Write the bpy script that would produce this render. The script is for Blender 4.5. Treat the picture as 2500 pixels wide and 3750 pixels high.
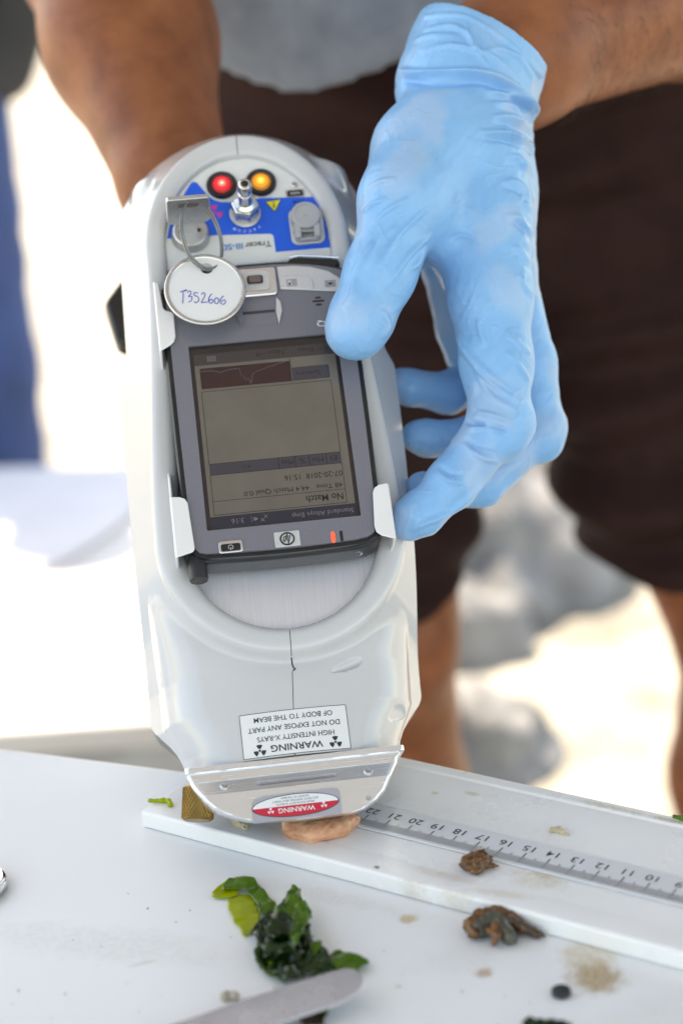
import bpy, bmesh, math, random
import numpy as np
from mathutils import Vector, Matrix, noise as mnoise

random.seed(7)
sc = bpy.context.scene
for o in list(bpy.data.objects):
    bpy.data.objects.remove(o)
C = sc.collection
rad = math.radians

# ------------------------------------------------------------------ camera
PITCH, ROLL, CAMH, FPX = rad(18.4), rad(-4.0), 0.353, 6500.0
R0 = Vector((1, 0, 0)); U0 = Vector((0, math.sin(PITCH), math.cos(PITCH)))
FW = Vector((0, math.cos(PITCH), -math.sin(PITCH)))
RT = R0 * math.cos(ROLL) + U0 * math.sin(ROLL)
UP = -R0 * math.sin(ROLL) + U0 * math.cos(ROLL)
CAM = Vector((0, 0, CAMH))
cam = bpy.data.cameras.new('camera')
camo = bpy.data.objects.new('camera', cam); C.objects.link(camo)
camo.matrix_world = Matrix(((RT.x, UP.x, -FW.x, CAM.x), (RT.y, UP.y, -FW.y, CAM.y), (RT.z, UP.z, -FW.z, CAM.z), (0, 0, 0, 1)))
cam.sensor_fit = 'HORIZONTAL'; cam.sensor_width = 36.0
cam.lens = 36.0 * FPX / 2500.0
cam.clip_start = 0.01; cam.clip_end = 500
cam.dof.use_dof = True; cam.dof.focus_distance = 0.722
cam.dof.aperture_fstop = cam.lens / 12.5          # a 12.5 mm wide entrance pupil
cam.dof.aperture_blades = 0
sc.camera = camo

def at(px, py, depth):
    """a point of the place, from its bearing and its distance along the lens axis"""
    return CAM + (RT * ((px - 1250) / FPX) + UP * ((1875 - py) / FPX) + FW) * depth

# ------------------------------------------------------------------ sky, sun, exposure
SUN_EL, SUN_AZ = rad(60), rad(-28)
w = bpy.data.worlds.new('World'); sc.world = w; w.use_nodes = True
nt = w.node_tree
sky = nt.nodes.new('ShaderNodeTexSky'); sky.sky_type = 'NISHITA'; sky.sun_disc = False
sky.sun_elevation = SUN_EL; sky.sun_rotation = SUN_AZ
bg = nt.nodes['Background']; bg.inputs['Strength'].default_value = 0.14
nt.links.new(sky.outputs[0], bg.inputs['Color'])
sd = Vector((math.sin(SUN_AZ) * math.cos(SUN_EL), math.cos(SUN_AZ) * math.cos(SUN_EL), math.sin(SUN_EL)))
sl = bpy.data.lights.new('sun', 'SUN'); sl.energy = 3.2; sl.angle = rad(0.53); sl.color = (1.0, 0.965, 0.92)
so = bpy.data.objects.new('sun', sl); C.objects.link(so)
so.rotation_euler = sd.to_track_quat('Z', 'Y').to_euler()
sc.view_settings.view_transform = 'Standard'; sc.view_settings.look = 'None'
sc.view_settings.gamma = 1.0; sc.view_settings.use_curve_mapping = False
sc.view_settings.exposure = 2.05
sc.view_settings.use_white_balance = True; sc.view_settings.white_balance_temperature = 9200   # set for open shade
sc.render.engine = 'CYCLES'
sc.cycles.use_denoising = True
sc.cycles.max_bounces = 8; sc.cycles.diffuse_bounces = 4; sc.cycles.glossy_bounces = 4
sc.cycles.transmission_bounces = 6; sc.cycles.transparent_max_bounces = 12
sc.cycles.sample_clamp_indirect = 6.0
sc.cycles.caustics_reflective = False; sc.cycles.caustics_refractive = False

# ------------------------------------------------------------------ helpers: materials
def mat(name, col, rough=0.5, metal=0.0, var=0.0, vscale=20.0, bump=0.0, bscale=200.0, spec=0.5, coat=0.0,
        sss=0.0, sssr=(1, .4, .25), emit=None, estr=0.0, rvar=0.0, col2=None, detail=4.0, trans=0.0, stretch=None, bdist=0.001):
    m = bpy.data.materials.new(name); m.use_nodes = True
    t = m.node_tree; N = t.nodes; L = t.links
    b = N['Principled BSDF']
    b.inputs['Base Color'].default_value = (*col, 1); b.inputs['Roughness'].default_value = rough
    b.inputs['Metallic'].default_value = metal; b.inputs['Specular IOR Level'].default_value = spec
    b.inputs['Coat Weight'].default_value = coat; b.inputs['Coat Roughness'].default_value = 0.06
    if sss:
        b.inputs['Subsurface Weight'].default_value = sss
        b.inputs['Subsurface Radius'].default_value = sssr; b.inputs['Subsurface Scale'].default_value = 0.004
    if emit:
        b.inputs['Emission Color'].default_value = (*emit, 1); b.inputs['Emission Strength'].default_value = estr
    tc = N.new('ShaderNodeTexCoord'); src = tc.outputs['Object']
    if stretch:
        mp = N.new('ShaderNodeMapping'); mp.inputs['Scale'].default_value = stretch
        L.new(src, mp.inputs['Vector']); src = mp.outputs['Vector']
    if var or rvar or col2:
        n = N.new('ShaderNodeTexNoise'); n.inputs['Scale'].default_value = vscale; n.inputs['Detail'].default_value = detail
        n.inputs['Roughness'].default_value = 0.6
        L.new(src, n.inputs['Vector'])
        rp = N.new('ShaderNodeMapRange'); rp.inputs['From Min'].default_value = 0.3; rp.inputs['From Max'].default_value = 0.7
        L.new(n.outputs['Fac'], rp.inputs['Value'])
        if var or col2:
            mx = N.new('ShaderNodeMix'); mx.data_type = 'RGBA'
            a = tuple(max(0, c * (1 - var)) for c in col); c2 = col2 or tuple(min(1, c * (1 + var)) for c in col)
            mx.inputs['A'].default_value = (*a, 1); mx.inputs['B'].default_value = (*c2, 1)
            L.new(rp.outputs['Result'], mx.inputs['Factor']); L.new(mx.outputs['Result'], b.inputs['Base Color'])
        if rvar:
            r2 = N.new('ShaderNodeMapRange'); r2.inputs['To Min'].default_value = max(0, rough - rvar); r2.inputs['To Max'].default_value = rough + rvar
            L.new(rp.outputs['Result'], r2.inputs['Value']); L.new(r2.outputs['Result'], b.inputs['Roughness'])
    if bump:
        n2 = N.new('ShaderNodeTexNoise'); n2.inputs['Scale'].default_value = bscale; n2.inputs['Detail'].default_value = 5
        L.new(src, n2.inputs['Vector'])
        bp = N.new('ShaderNodeBump'); bp.inputs['Strength'].default_value = bump; bp.inputs['Distance'].default_value = bdist
        L.new(n2.outputs['Fac'], bp.inputs['Height']); L.new(bp.outputs['Normal'], b.inputs['Normal'])
    if trans:
        tr = N.new('ShaderNodeBsdfTranslucent'); tr.inputs['Color'].default_value = (*(col2 or col), 1)
        ms = N.new('ShaderNodeMixShader'); ms.inputs['Fac'].default_value = trans
        L.new(b.outputs[0], ms.inputs[1]); L.new(tr.outputs[0], ms.inputs[2])
        L.new(ms.outputs[0], N['Material Output'].inputs['Surface'])
    return m

def add_stains(m, stains):
    """splashes with a shape of their own, dried on a surface: (x, y, rx, ry, colour, strength, noise scale)"""
    t = m.node_tree; N = t.nodes; L = t.links; b = N['Principled BSDF']
    lk = b.inputs['Base Color'].links
    cur = lk[0].from_socket if lk else None
    tc = N.new('ShaderNodeTexCoord')
    for (x, y, rx, ry, ang, col, k, ns) in stains:
        mp = N.new('ShaderNodeMapping'); mp.vector_type = 'TEXTURE'
        mp.inputs['Location'].default_value = (x, y, 0); mp.inputs['Rotation'].default_value = (0, 0, ang)
        mp.inputs['Scale'].default_value = (rx, ry, 1)
        L.new(tc.outputs['Object'], mp.inputs['Vector'])
        sx = N.new('ShaderNodeSeparateXYZ'); L.new(mp.outputs[0], sx.inputs[0])
        cb = N.new('ShaderNodeCombineXYZ'); L.new(sx.outputs[0], cb.inputs[0]); L.new(sx.outputs[1], cb.inputs[1])
        ln = N.new('ShaderNodeVectorMath'); ln.operation = 'LENGTH'; L.new(cb.outputs[0], ln.inputs[0])
        n = N.new('ShaderNodeTexNoise'); n.inputs['Scale'].default_value = ns; n.inputs['Detail'].default_value = 8; n.inputs['Roughness'].default_value = 0.7
        L.new(tc.outputs['Object'], n.inputs['Vector'])
        ma = N.new('ShaderNodeMath'); ma.operation = 'MULTIPLY_ADD'; ma.inputs[1].default_value = 1.5; ma.inputs[2].default_value = -0.75
        L.new(n.outputs['Fac'], ma.inputs[0])
        ad = N.new('ShaderNodeMath'); ad.operation = 'ADD'; L.new(ln.outputs['Value'], ad.inputs[0]); L.new(ma.outputs[0], ad.inputs[1])
        mr = N.new('ShaderNodeMapRange'); mr.inputs['From Min'].default_value = 1.0; mr.inputs['From Max'].default_value = 0.45
        mr.inputs['To Min'].default_value = 0.0; mr.inputs['To Max'].default_value = k
        L.new(ad.outputs[0], mr.inputs['Value'])
        n3 = N.new('ShaderNodeTexNoise'); n3.inputs['Scale'].default_value = ns * 5; n3.inputs['Detail'].default_value = 6
        L.new(tc.outputs['Object'], n3.inputs['Vector'])
        mr3 = N.new('ShaderNodeMapRange'); mr3.inputs['From Min'].default_value = 0.35; mr3.inputs['From Max'].default_value = 0.62; mr3.inputs['To Min'].default_value = 0.3
        L.new(n3.outputs['Fac'], mr3.inputs['Value'])
        m3 = N.new('ShaderNodeMath'); m3.operation = 'MULTIPLY'; L.new(mr.outputs[0], m3.inputs[0]); L.new(mr3.outputs[0], m3.inputs[1])
        mx = N.new('ShaderNodeMix'); mx.data_type = 'RGBA'
        L.new(m3.outputs[0], mx.inputs['Factor'])
        if cur: L.new(cur, mx.inputs['A'])
        else: mx.inputs['A'].default_value = b.inputs['Base Color'].default_value
        mx.inputs['B'].default_value = (*col, 1)
        cur = mx.outputs['Result']
    L.new(cur, b.inputs['Base Color'])

def glass_sheet(name, tint=(1, 1, 1), rough=0.03, k=1.0, haze=0.0, hcol=(.8, .85, .9), ior=1.5):
    """a thin clear pane: see-through, with a real mirror-like surface on top"""
    m = bpy.data.materials.new(name); m.use_nodes = True
    t = m.node_tree; N = t.nodes; L = t.links
    N.remove(N['Principled BSDF'])
    tr = N.new('ShaderNodeBsdfTransparent'); tr.inputs['Color'].default_value = (*tint, 1)
    df = N.new('ShaderNodeBsdfDiffuse'); df.inputs['Color'].default_value = (*hcol, 1)
    m0 = N.new('ShaderNodeMixShader'); m0.inputs['Fac'].default_value = haze
    L.new(tr.outputs[0], m0.inputs[1]); L.new(df.outputs[0], m0.inputs[2])
    gl = N.new('ShaderNodeBsdfGlossy'); gl.inputs['Roughness'].default_value = rough
    fr = N.new('ShaderNodeFresnel'); fr.inputs['IOR'].default_value = ior
    mu = N.new('ShaderNodeMath'); mu.operation = 'MULTIPLY'; mu.inputs[1].default_value = k
    L.new(fr.outputs[0], mu.inputs[0])
    ms = N.new('ShaderNodeMixShader'); L.new(mu.outputs[0], ms.inputs['Fac'])
    L.new(m0.outputs[0], ms.inputs[1]); L.new(gl.outputs[0], ms.inputs[2])
    L.new(ms.outputs[0], N['Material Output'].inputs['Surface'])
    return m

# ------------------------------------------------------------------ helpers: objects
def tag(o, label=None, cat=None, group=None, kind=None):
    if label: o['label'] = label
    if cat: o['category'] = cat
    if group: o['group'] = group
    if kind: o['kind'] = kind
    return o

def empty(name, M=None, loc=None):
    o = bpy.data.objects.new(name, None); C.objects.link(o); o.empty_display_size = 0.02
    if M is not None: o.matrix_world = M
    if loc is not None: o.location = loc
    return o

def link(name, verts, faces, m, parent=None, smooth=True, bevel=0, seg=2, angle=35, solid=0, subsurf=0, M=None):
    me = bpy.data.meshes.new(name)
    me.from_pydata([tuple(v) for v in verts], [], [tuple(int(i) for i in f) for f in faces])
    me.validate(); me.update()
    o = bpy.data.objects.new(name, me); C.objects.link(o)
    if isinstance(m, (list, tuple)):
        for q in m: me.materials.append(q)
    else: me.materials.append(m)
    if smooth:
        me.polygons.foreach_set('use_smooth', [True] * len(me.polygons))
        if not bevel and smooth != 'all':
            try: me.set_sharp_from_angle(angle=rad(angle))
            except Exception: pass
    if solid:
        md = o.modifiers.new('solid', 'SOLIDIFY'); md.thickness = solid; md.offset = 0
    if bevel:
        md = o.modifiers.new('bevel', 'BEVEL'); md.width = bevel; md.segments = seg; md.limit_method = 'ANGLE'; md.angle_limit = rad(30)
        md.harden_normals = True
    if subsurf:
        md = o.modifiers.new('sub', 'SUBSURF'); md.levels = subsurf; md.render_levels = subsurf
    if parent is not None: o.parent = parent
    if M is not None: o.matrix_local = M
    return o

class MB:
    """collects shapes (in mm) for one mesh"""
    def __init__(s, k=0.001): s.v = []; s.f = []; s.k = k
    def add(s, vs, fs):
        n = len(s.v); s.v += [Vector(v) * s.k for v in vs]; s.f += [tuple(i + n for i in f) for f in fs]; return s
    def box(s, x0, x1, y0, y1, z0, z1):
        return s.add([(x0, y0, z0), (x1, y0, z0), (x1, y1, z0), (x0, y1, z0), (x0, y0, z1), (x1, y0, z1), (x1, y1, z1), (x0, y1, z1)],
                     [(3, 2, 1, 0), (4, 5, 6, 7), (0, 1, 5, 4), (1, 2, 6, 5), (2, 3, 7, 6), (3, 0, 4, 7)])
    def prism(s, poly, z0, z1, fn=None):
        """poly in x,y from z0 to z1; fn maps a point"""
        n = len(poly); a = sum(poly[i][0] * poly[(i + 1) % n][1] - poly[(i + 1) % n][0] * poly[i][1] for i in range(n))
        if a < 0: poly = poly[::-1]
        vs = [(x, y, z0) for x, y in poly] + [(x, y, z1) for x, y in poly]
        if fn: vs = [fn(*v) for v in vs]
        fs = [tuple(range(n - 1, -1, -1)), tuple(range(n, 2 * n))] + [(i, (i + 1) % n, n + (i + 1) % n, n + i) for i in range(n)]
        return s.add(vs, fs)
    def lathe(s, prof, o, axis=(0, 0, 1), n=32, caps=True, rot=0.0):
        """prof [(radius, height)] about axis through o"""
        ax = Vector(axis).normalized(); a = ax.orthogonal().normalized(); b = ax.cross(a); o = Vector(o)
        vs = []; fs = []
        for r, h in prof:
            for i in range(n):
                t = 2 * math.pi * i / n + rot; vs.append(o + ax * h + (a * math.cos(t) + b * math.sin(t)) * r)
        for j in range(len(prof) - 1):
            for i in range(n):
                fs.append((j * n + i, j * n + (i + 1) % n, (j + 1) * n + (i + 1) % n, (j + 1) * n + i))
        if caps: fs += [tuple(range(n - 1, -1, -1)), tuple(range((len(prof) - 1) * n, len(prof) * n))]
        return s.add(vs, fs)
    def tube(s, pts, r, n=10, closed=False, taper=None):
        pts = [Vector(p) for p in pts]; m = len(pts); vs = []; fs = []; ref = None
        for i, p in enumerate(pts):
            a = pts[(i - 1) % m] if closed or i else p; b = pts[(i + 1) % m] if closed or i < m - 1 else p
            t = (b - a).normalized()
            if ref is None: ref = t.orthogonal().normalized()
            ref = (ref - t * ref.dot(t)).normalized(); q = t.cross(ref)
            rr = r if taper is None else r * taper[i]
            for k in range(n):
                u = 2 * math.pi * k / n; vs.append(p + (ref * math.cos(u) + q * math.sin(u)) * rr)
        for i in range(m if closed else m - 1):
            for k in range(n):
                j = (i + 1) % m; fs.append((i * n + k, i * n + (k + 1) % n, j * n + (k + 1) % n, j * n + k))
        if not closed: fs += [tuple(range(n - 1, -1, -1)), tuple(range((m - 1) * n, m * n))]
        return s.add(vs, fs)
    def grid(s, fn, us, vs_, flip=False):
        nu, nv = len(us), len(vs_)
        P = [fn(u, v) for v in vs_ for u in us]
        F = []
        for j in range(nv - 1):
            for i in range(nu - 1):
                q = (j * nu + i, j * nu + i + 1, (j + 1) * nu + i + 1, (j + 1) * nu + i)
                F.append(q[::-1] if flip else q)
        return s.add(P, F)
    def build(s, name, m, parent=None, **k): return link(name, s.v, s.f, m, parent, **k)

def spline(pts, n=8, closed=False):
    pts = [Vector(p) for p in pts]; out = []; m = len(pts)
    g = (lambda i: pts[i % m]) if closed else (lambda i: pts[max(0, min(m - 1, i))])
    for i in range(m if closed else m - 1):
        p0, p1, p2, p3 = g(i - 1), g(i), g(i + 1), g(i + 2)
        for k in range(n):
            t = k / n
            out.append(0.5 * ((2 * p1) + (p2 - p0) * t + (2 * p0 - 5 * p1 + 4 * p2 - p3) * t * t + (3 * p1 - p0 - 3 * p2 + p3) * t ** 3))
    if not closed: out.append(pts[-1])
    return out

def rrect(x0, x1, y0, y1, r, n=6):
    P = []
    for cx, cy, a in ((x1 - r, y1 - r, 0), (x0 + r, y1 - r, 90), (x0 + r, y0 + r, 180), (x1 - r, y0 + r, 270)):
        for i in range(n + 1):
            t = rad(a + 90 * i / n); P.append((cx + r * math.cos(t), cy + r * math.sin(t)))
    return P

_dg = None
def text_geo(body, size, bold=0.0, align='CENTER', res=4, xs=1.0, shear=0.0):
    """flat lettering as (verts, faces) in the text's own plane"""
    cu = bpy.data.curves.new('t', 'FONT'); cu.body = body; cu.size = size; cu.align_x = align; cu.align_y = 'CENTER'
    cu.offset = bold; cu.resolution_u = res; cu.shear = shear; cu.space_character = 1.0
    o = bpy.data.objects.new('t', cu); C.objects.link(o)
    dg = bpy.context.evaluated_depsgraph_get(); dg.update()
    me = bpy.data.meshes.new_from_object(o.evaluated_get(dg))
    V = [(v.co.x * xs, v.co.y) for v in me.vertices]; F = [tuple(p.vertices) for p in me.polygons]
    bpy.data.objects.remove(o); bpy.data.curves.remove(cu); bpy.data.meshes.remove(me)
    return V, F

def letters(mb, body, size, fn, **k):
    V, F = text_geo(body, size, **k)
    mb.add([fn(x, y) for x, y in V], F); return mb

# ------------------------------------------------------------------ helpers: smooth organic solids (distance field -> mesh)
class Field:
    def __init__(s, lo, hi, h):
        s.lo = np.array(lo, np.float32); s.h = h
        s.n = np.ceil((np.array(hi) - np.array(lo)) / h).astype(int) + 1
        s.F = np.full(s.n, 1.0, np.float32)
    def win(s, lo, hi):
        a = np.clip(np.floor((np.array(lo) - s.lo) / s.h).astype(int), 0, s.n - 1)
        b = np.clip(np.ceil((np.array(hi) - s.lo) / s.h).astype(int) + 1, a + 1, s.n)
        sl_ = tuple(slice(x, y) for x, y in zip(a, b))
        ax = [s.lo[i] + s.h * np.arange(a[i], b[i], dtype=np.float32) for i in range(3)]
        return sl_, ax[0][:, None, None], ax[1][None, :, None], ax[2][None, None, :]
    def cone(s, a, b, ra, rb, k=0.004, sub=False, flat=None):
        a = np.array(a, np.float32); b = np.array(b, np.float32); m = max(ra, rb) + 2 * k + 3 * s.h
        sl_, X, Y, Z = s.win(np.minimum(a, b) - m, np.maximum(a, b) + m)
        d = b - a; L2 = float(d @ d) + 1e-12
        t = np.clip(((X - a[0]) * d[0] + (Y - a[1]) * d[1] + (Z - a[2]) * d[2]) / L2, 0, 1)
        dx, dy, dz = X - a[0] - t * d[0], Y - a[1] - t * d[1], Z - a[2] - t * d[2]
        q = dx * dx + dy * dy + dz * dz
        if flat is not None:   # flat = (axis, factor): squashed along that axis
            n_ = np.array(flat[0], np.float32); n_ = n_ / np.linalg.norm(n_)
            e = dx * n_[0] + dy * n_[1] + dz * n_[2]; q = q + e * e * (1 / flat[1] ** 2 - 1)
        D = np.sqrt(q) - (ra + (rb - ra) * t)
        G = s.F[sl_]
        if sub: s.F[sl_] = np.maximum(G, -D); return
        hh = np.maximum(k - np.abs(G - D), 0) / k
        s.F[sl_] = np.minimum(G, D) - hh * hh * k * 0.25
    def chain(s, pts, rs, k=0.004, flat=None):
        for i in range(len(pts) - 1): s.cone(pts[i], pts[i + 1], rs[i], rs[i + 1], k, flat=flat)
    def grid(s):
        return [s.lo[i] + s.h * np.arange(s.n[i], dtype=np.float32).reshape([-1 if j == i else 1 for j in range(3)]) for i in range(3)]
    def mesh(s, smooth=2):
        F = s.F; S = F < 0; h = s.h
        c = np.zeros(np.array(F.shape) - 1, np.uint8)
        for i in (0, 1):
            for j in (0, 1):
                for k in (0, 1): c += S[i:F.shape[0] - 1 + i, j:F.shape[1] - 1 + j, k:F.shape[2] - 1 + k]
        cells = np.argwhere((c > 0) & (c < 8))
        idx = -np.ones(c.shape, np.int32); idx[tuple(cells.T)] = np.arange(len(cells))
        acc = np.zeros((len(cells), 3)); cnt = np.zeros(len(cells))
        cor = [(i, j, k) for i in (0, 1) for j in (0, 1) for k in (0, 1)]
        val = {q: F[cells[:, 0] + q[0], cells[:, 1] + q[1], cells[:, 2] + q[2]] for q in cor}
        for q in cor:
            for ax in range(3):
                if q[ax] == 0:
                    p = list(q); p[ax] = 1; p = tuple(p)
                    a, b = val[q], val[p]; m = (a < 0) != (b < 0)
                    t = a[m] / (a[m] - b[m]); P = np.tile(np.array(q, float), (m.sum(), 1)); P[:, ax] = t
                    acc[m] += P; cnt[m] += 1
        V = s.lo + (cells + acc / cnt[:, None]) * h
        faces = []
        for ax in range(3):
            a = [slice(None)] * 3; b = [slice(None)] * 3; a[ax] = slice(0, -1); b[ax] = slice(1, None)
            e = np.argwhere(S[tuple(a)] != S[tuple(b)])
            o1, o2 = [i for i in range(3) if i != ax]
            ok = (e[:, o1] > 0) & (e[:, o2] > 0) & (e[:, o1] < F.shape[o1] - 1) & (e[:, o2] < F.shape[o2] - 1); e = e[ok]
            def ci(d1, d2):
                p = e.copy(); p[:, o1] -= d1; p[:, o2] -= d2; return idx[tuple(p.T)]
            q = np.stack([ci(1, 1), ci(0, 1), ci(0, 0), ci(1, 0)], 1)
            ins = S[tuple(e.T)]
            fl = ins if ax != 1 else ~ins
            q[~fl] = q[~fl][:, ::-1]
            faces.append(q)
        Q = np.concatenate(faces); Q = Q[(Q >= 0).all(1)]
        for _ in range(smooth):
            A = np.zeros_like(V); n_ = np.zeros(len(V))
            for i in range(4):
                np.add.at(A, Q[:, i], V[Q[:, (i + 1) % 4]]); np.add.at(A, Q[:, i], V[Q[:, (i + 3) % 4]]); np.add.at(n_, Q[:, i], 2)
            V = V * 0.5 + 0.5 * A / np.maximum(n_, 1)[:, None]
        return V, Q

def normals(V, Q):
    fn = np.cross(V[Q[:, 2]] - V[Q[:, 0]], V[Q[:, 3]] - V[Q[:, 1]])
    N_ = np.zeros_like(V)
    for i in range(4): np.add.at(N_, Q[:, i], fn)
    return N_ / (np.linalg.norm(N_, axis=1)[:, None] + 1e-12)

def qmesh(name, V, Q, m, parent=None):
    me = bpy.data.meshes.new(name)
    me.vertices.add(len(V)); me.vertices.foreach_set('co', np.ascontiguousarray(V, np.float32).ravel())
    me.loops.add(Q.size); me.loops.foreach_set('vertex_index', np.ascontiguousarray(Q, np.int32).ravel())
    me.polygons.add(len(Q)); me.polygons.foreach_set('loop_start', np.arange(0, Q.size, 4, dtype=np.int32))
    me.polygons.foreach_set('use_smooth', np.ones(len(Q), bool))
    me.update(calc_edges=True); me.validate()
    me.materials.append(m)
    o = bpy.data.objects.new(name, me); C.objects.link(o)
    if parent is not None: o.parent = parent
    return o

def fnoise(P, sc_, seed=0):
    """cheap smooth noise made of turned sine waves, for arrays of points"""
    r = np.random.RandomState(seed); o = np.zeros(len(P))
    for i in range(7):
        d = r.normal(size=3); d /= np.linalg.norm(d); f_ = sc_ * (0.7 + 0.25 * i); o += np.sin(P @ d * f_ * 6.28 + r.rand() * 6.28 + 1.3 * np.sin(P @ np.roll(d, 1) * f_ * 4)) / (1 + 0.35 * i)
    return o / 3.5
def onz_(px, py, z):
    """point where a bearing meets the level z"""
    v = RT * ((px - 1250) / FPX) + UP * ((1875 - py) / FPX) + FW
    return CAM + v * ((z - CAM.z) / v.z)

# ------------------------------------------------------------------ materials
M_table = mat('table_plastic', (.77, .78, .785), .38, var=.02, vscale=9, bump=.05, bscale=900, rvar=.12)
M_board = mat('board_acrylic', (.84, .835, .83), .30, var=.02, vscale=30, rvar=.08, sss=.15, sssr=(1, 1, 1))
M_plastic = mat('white_gloss_plastic', (.575, .575, .59), .14, var=.015, vscale=12, coat=.35, rvar=.04, bump=.02, bscale=700)
M_plate = mat('brushed_aluminium', (.80, .79, .84), .42, metal=.75, var=.05, vscale=60, stretch=(40, 1, 1), bump=.12, bscale=80)
M_panel = mat('panel_white', (.74, .74, .735), .45, var=.015, vscale=30)
M_blue = mat('overlay_blue', (.003, .12, .72), .42, var=.04, vscale=40, spec=.2)
M_black = mat('black_plastic', (.012, .012, .013), .35, var=.2, vscale=60)
M_rubber = mat('dark_rubber', (.022, .023, .027), .42, var=.15, vscale=80, bump=.1, bscale=900)
M_steel = mat('bright_steel', (.62, .61, .60), .22, metal=1, var=.05, vscale=80, rvar=.08)
M_dull = mat('dull_zinc', (.50, .50, .51), .40, metal=.85, var=.08, vscale=150, rvar=.1, bump=.08, bscale=900)
M_alu = mat('machined_aluminium', (.86, .86, .87), .25, metal=.8, var=.01, vscale=40, stretch=(1, 60, 60), bump=.012, bscale=60, rvar=.03)
M_brass = mat('brass', (.30, .18, .055), .38, metal=.9, var=.2, vscale=200)
M_silver = mat('pda_silver_paint', (.20, .20, .24), .38, metal=.35, var=.10, vscale=1800, bump=.06, bscale=2500, detail=2)
M_silver_l = mat('pda_button_silver', (.60, .60, .62), .33, metal=.35, var=.04, vscale=900)
M_chrome = mat('chrome', (.78, .78, .80), .08, metal=1)
M_clip = mat('clip_white_metal', (.80, .80, .82), .28, metal=.15, var=.02, vscale=60, coat=.2)
M_ink = mat('ink_dark', (.018, .025, .03), .5)
M_inkg = mat('ink_grey', (.035, .038, .045), .5)
M_white = mat('ink_white', (.78, .78, .80), .5)
M_label = mat('label_paper', (.76, .77, .78), .35)
M_grey = mat('connector_grey', (.40, .41, .43), .45, var=.04, vscale=60)
M_pen = mat('pen_blue', (.04, .06, .42), .5)
M_red = mat('print_red', (.62, .02, .05), .35)
M_mag = mat('print_magenta', (.62, .05, .36), .4)
M_yel = mat('print_yellow', (.75, .68, .05), .4)
M_inkb = mat('print_blue', (.02, .22, .60), .4)
M_stick = mat('silver_sticker', (.46, .46, .52), .35, metal=.5, var=.02, vscale=60)
M_gap = mat('gap_dark', (.03, .02, .025), .8)

# ------------------------------------------------------------------ setting: ground, sky is the world
GZ = -0.75
M_ground = mat('white_shell_gravel', (.17, .16, .145), .9, var=.15, vscale=5.0, bump=.8, bscale=30, col2=(.46, .445, .40), detail=8, bdist=.02)
mb = MB(1)
gs = [-220, -120, -60, -30, -16, -9, -5, -3] + [i * .25 for i in range(-11, 12)] + [3, 5, 9, 16, 30, 60, 120, 220]
mb.grid(lambda x, y: (x, y, GZ + (0.03 * mnoise.noise(Vector((x * .8, y * .8, 0))) + 0.012 * mnoise.noise(Vector((x * 3, y * 3, 5))) - .02)), gs, [g + 3 for g in gs])
tag(mb.build('ground', M_ground), kind='structure')

# grey rocks put in for the shadow patches on the ground behind
M_shadow_rock = [mat('shadow_rock_grey_blue', (.10, .11, .13), .85, var=.35, vscale=7, bump=.7, bscale=25, col2=(.30, .31, .335), bdist=.01, detail=6)]
def shadow_rock(c, r, seed, label):
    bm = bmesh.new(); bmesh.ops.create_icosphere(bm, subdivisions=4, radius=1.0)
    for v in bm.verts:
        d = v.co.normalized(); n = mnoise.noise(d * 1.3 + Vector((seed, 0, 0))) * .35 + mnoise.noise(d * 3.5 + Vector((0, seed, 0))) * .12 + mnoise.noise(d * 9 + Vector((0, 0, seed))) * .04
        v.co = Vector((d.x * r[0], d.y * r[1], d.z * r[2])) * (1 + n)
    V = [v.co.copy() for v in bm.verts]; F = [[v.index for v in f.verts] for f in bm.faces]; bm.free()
    o = link('shadow_rock', V, F, M_shadow_rock[0], smooth='all'); o.location = c
    tag(o, label, 'shadow_rock', 'grey rocks put in for ground shadows behind the table'); return o

# ------------------------------------------------------------------ white folding table
TA, TB = Vector((-.1662, .7541, 0)), Vector((-.0809, .7181, 0))
td = (TB - TA).normalized(); tn = Vector((td.y, -td.x, 0))
if tn.y > 0: tn = -tn
def tpt(a, b, z): return TA + td * a + tn * b + Vector((0, 0, z))
troot = empty('table', loc=(0, 0, GZ)); tag(troot, 'white plastic folding table holding the measuring board and the knife', 'table')
mb = MB(1)
A0, A1, B0, B1 = -.75, .95, 0.0, .76
poly = rrect(A0, A1, B0, B1, .035, 6)
vs = []
n = len(poly)
mb.prism([(x, y) for x, y in poly], -.045, 0, fn=lambda a, b, z: tpt(a, b, z - GZ))
tt = mb.build('tabletop', M_table, troot, bevel=.006, seg=3)
add_stains(M_table, [
    (.0767, .531, .0115, .0125, .3, (.36, .22, .05), 1.1, 220),
    (.0765, .545, .013, .013, .0, (.50, .37, .18), .65, 170),
    (.0143, .5776, .0042, .0040, 0, (.50, .33, .08), 1.0, 300),
    (.0386, .5387, .0042, .0036, .4, (.42, .20, .08), 1.0, 420),
    (.0083, .534, .0016, .0012, 0, (.45, .36, .15), .8, 500),
    (.030, .548, .02, .012, .2, (.62, .60, .55), .35, 120),
    (-.10, .575, .06, .014, -.3, (.58, .57, .53), .4, 90), (-.02, .60, .05, .006, -.5, (.60, .58, .54), .4, 160), (.09, .50, .03, .02, .5, (.6, .58, .53), .35, 120),
    (-.083, .560, .006, .0012, .3, (.45, .42, .34), .6, 400),
])
# stains are given in table-top plan: the tabletop's own axes are the world's
for a, b in ((A0 + .12, .1), (A1 - .12, .1), (A0 + .12, .66), (A1 - .12, .66)):
    q = tpt(a, b, 0)
    MB(1).tube([(q.x, q.y, .001), (q.x, q.y, -GZ - .045)], .014, 14).build('leg', M_dull, troot)

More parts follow.
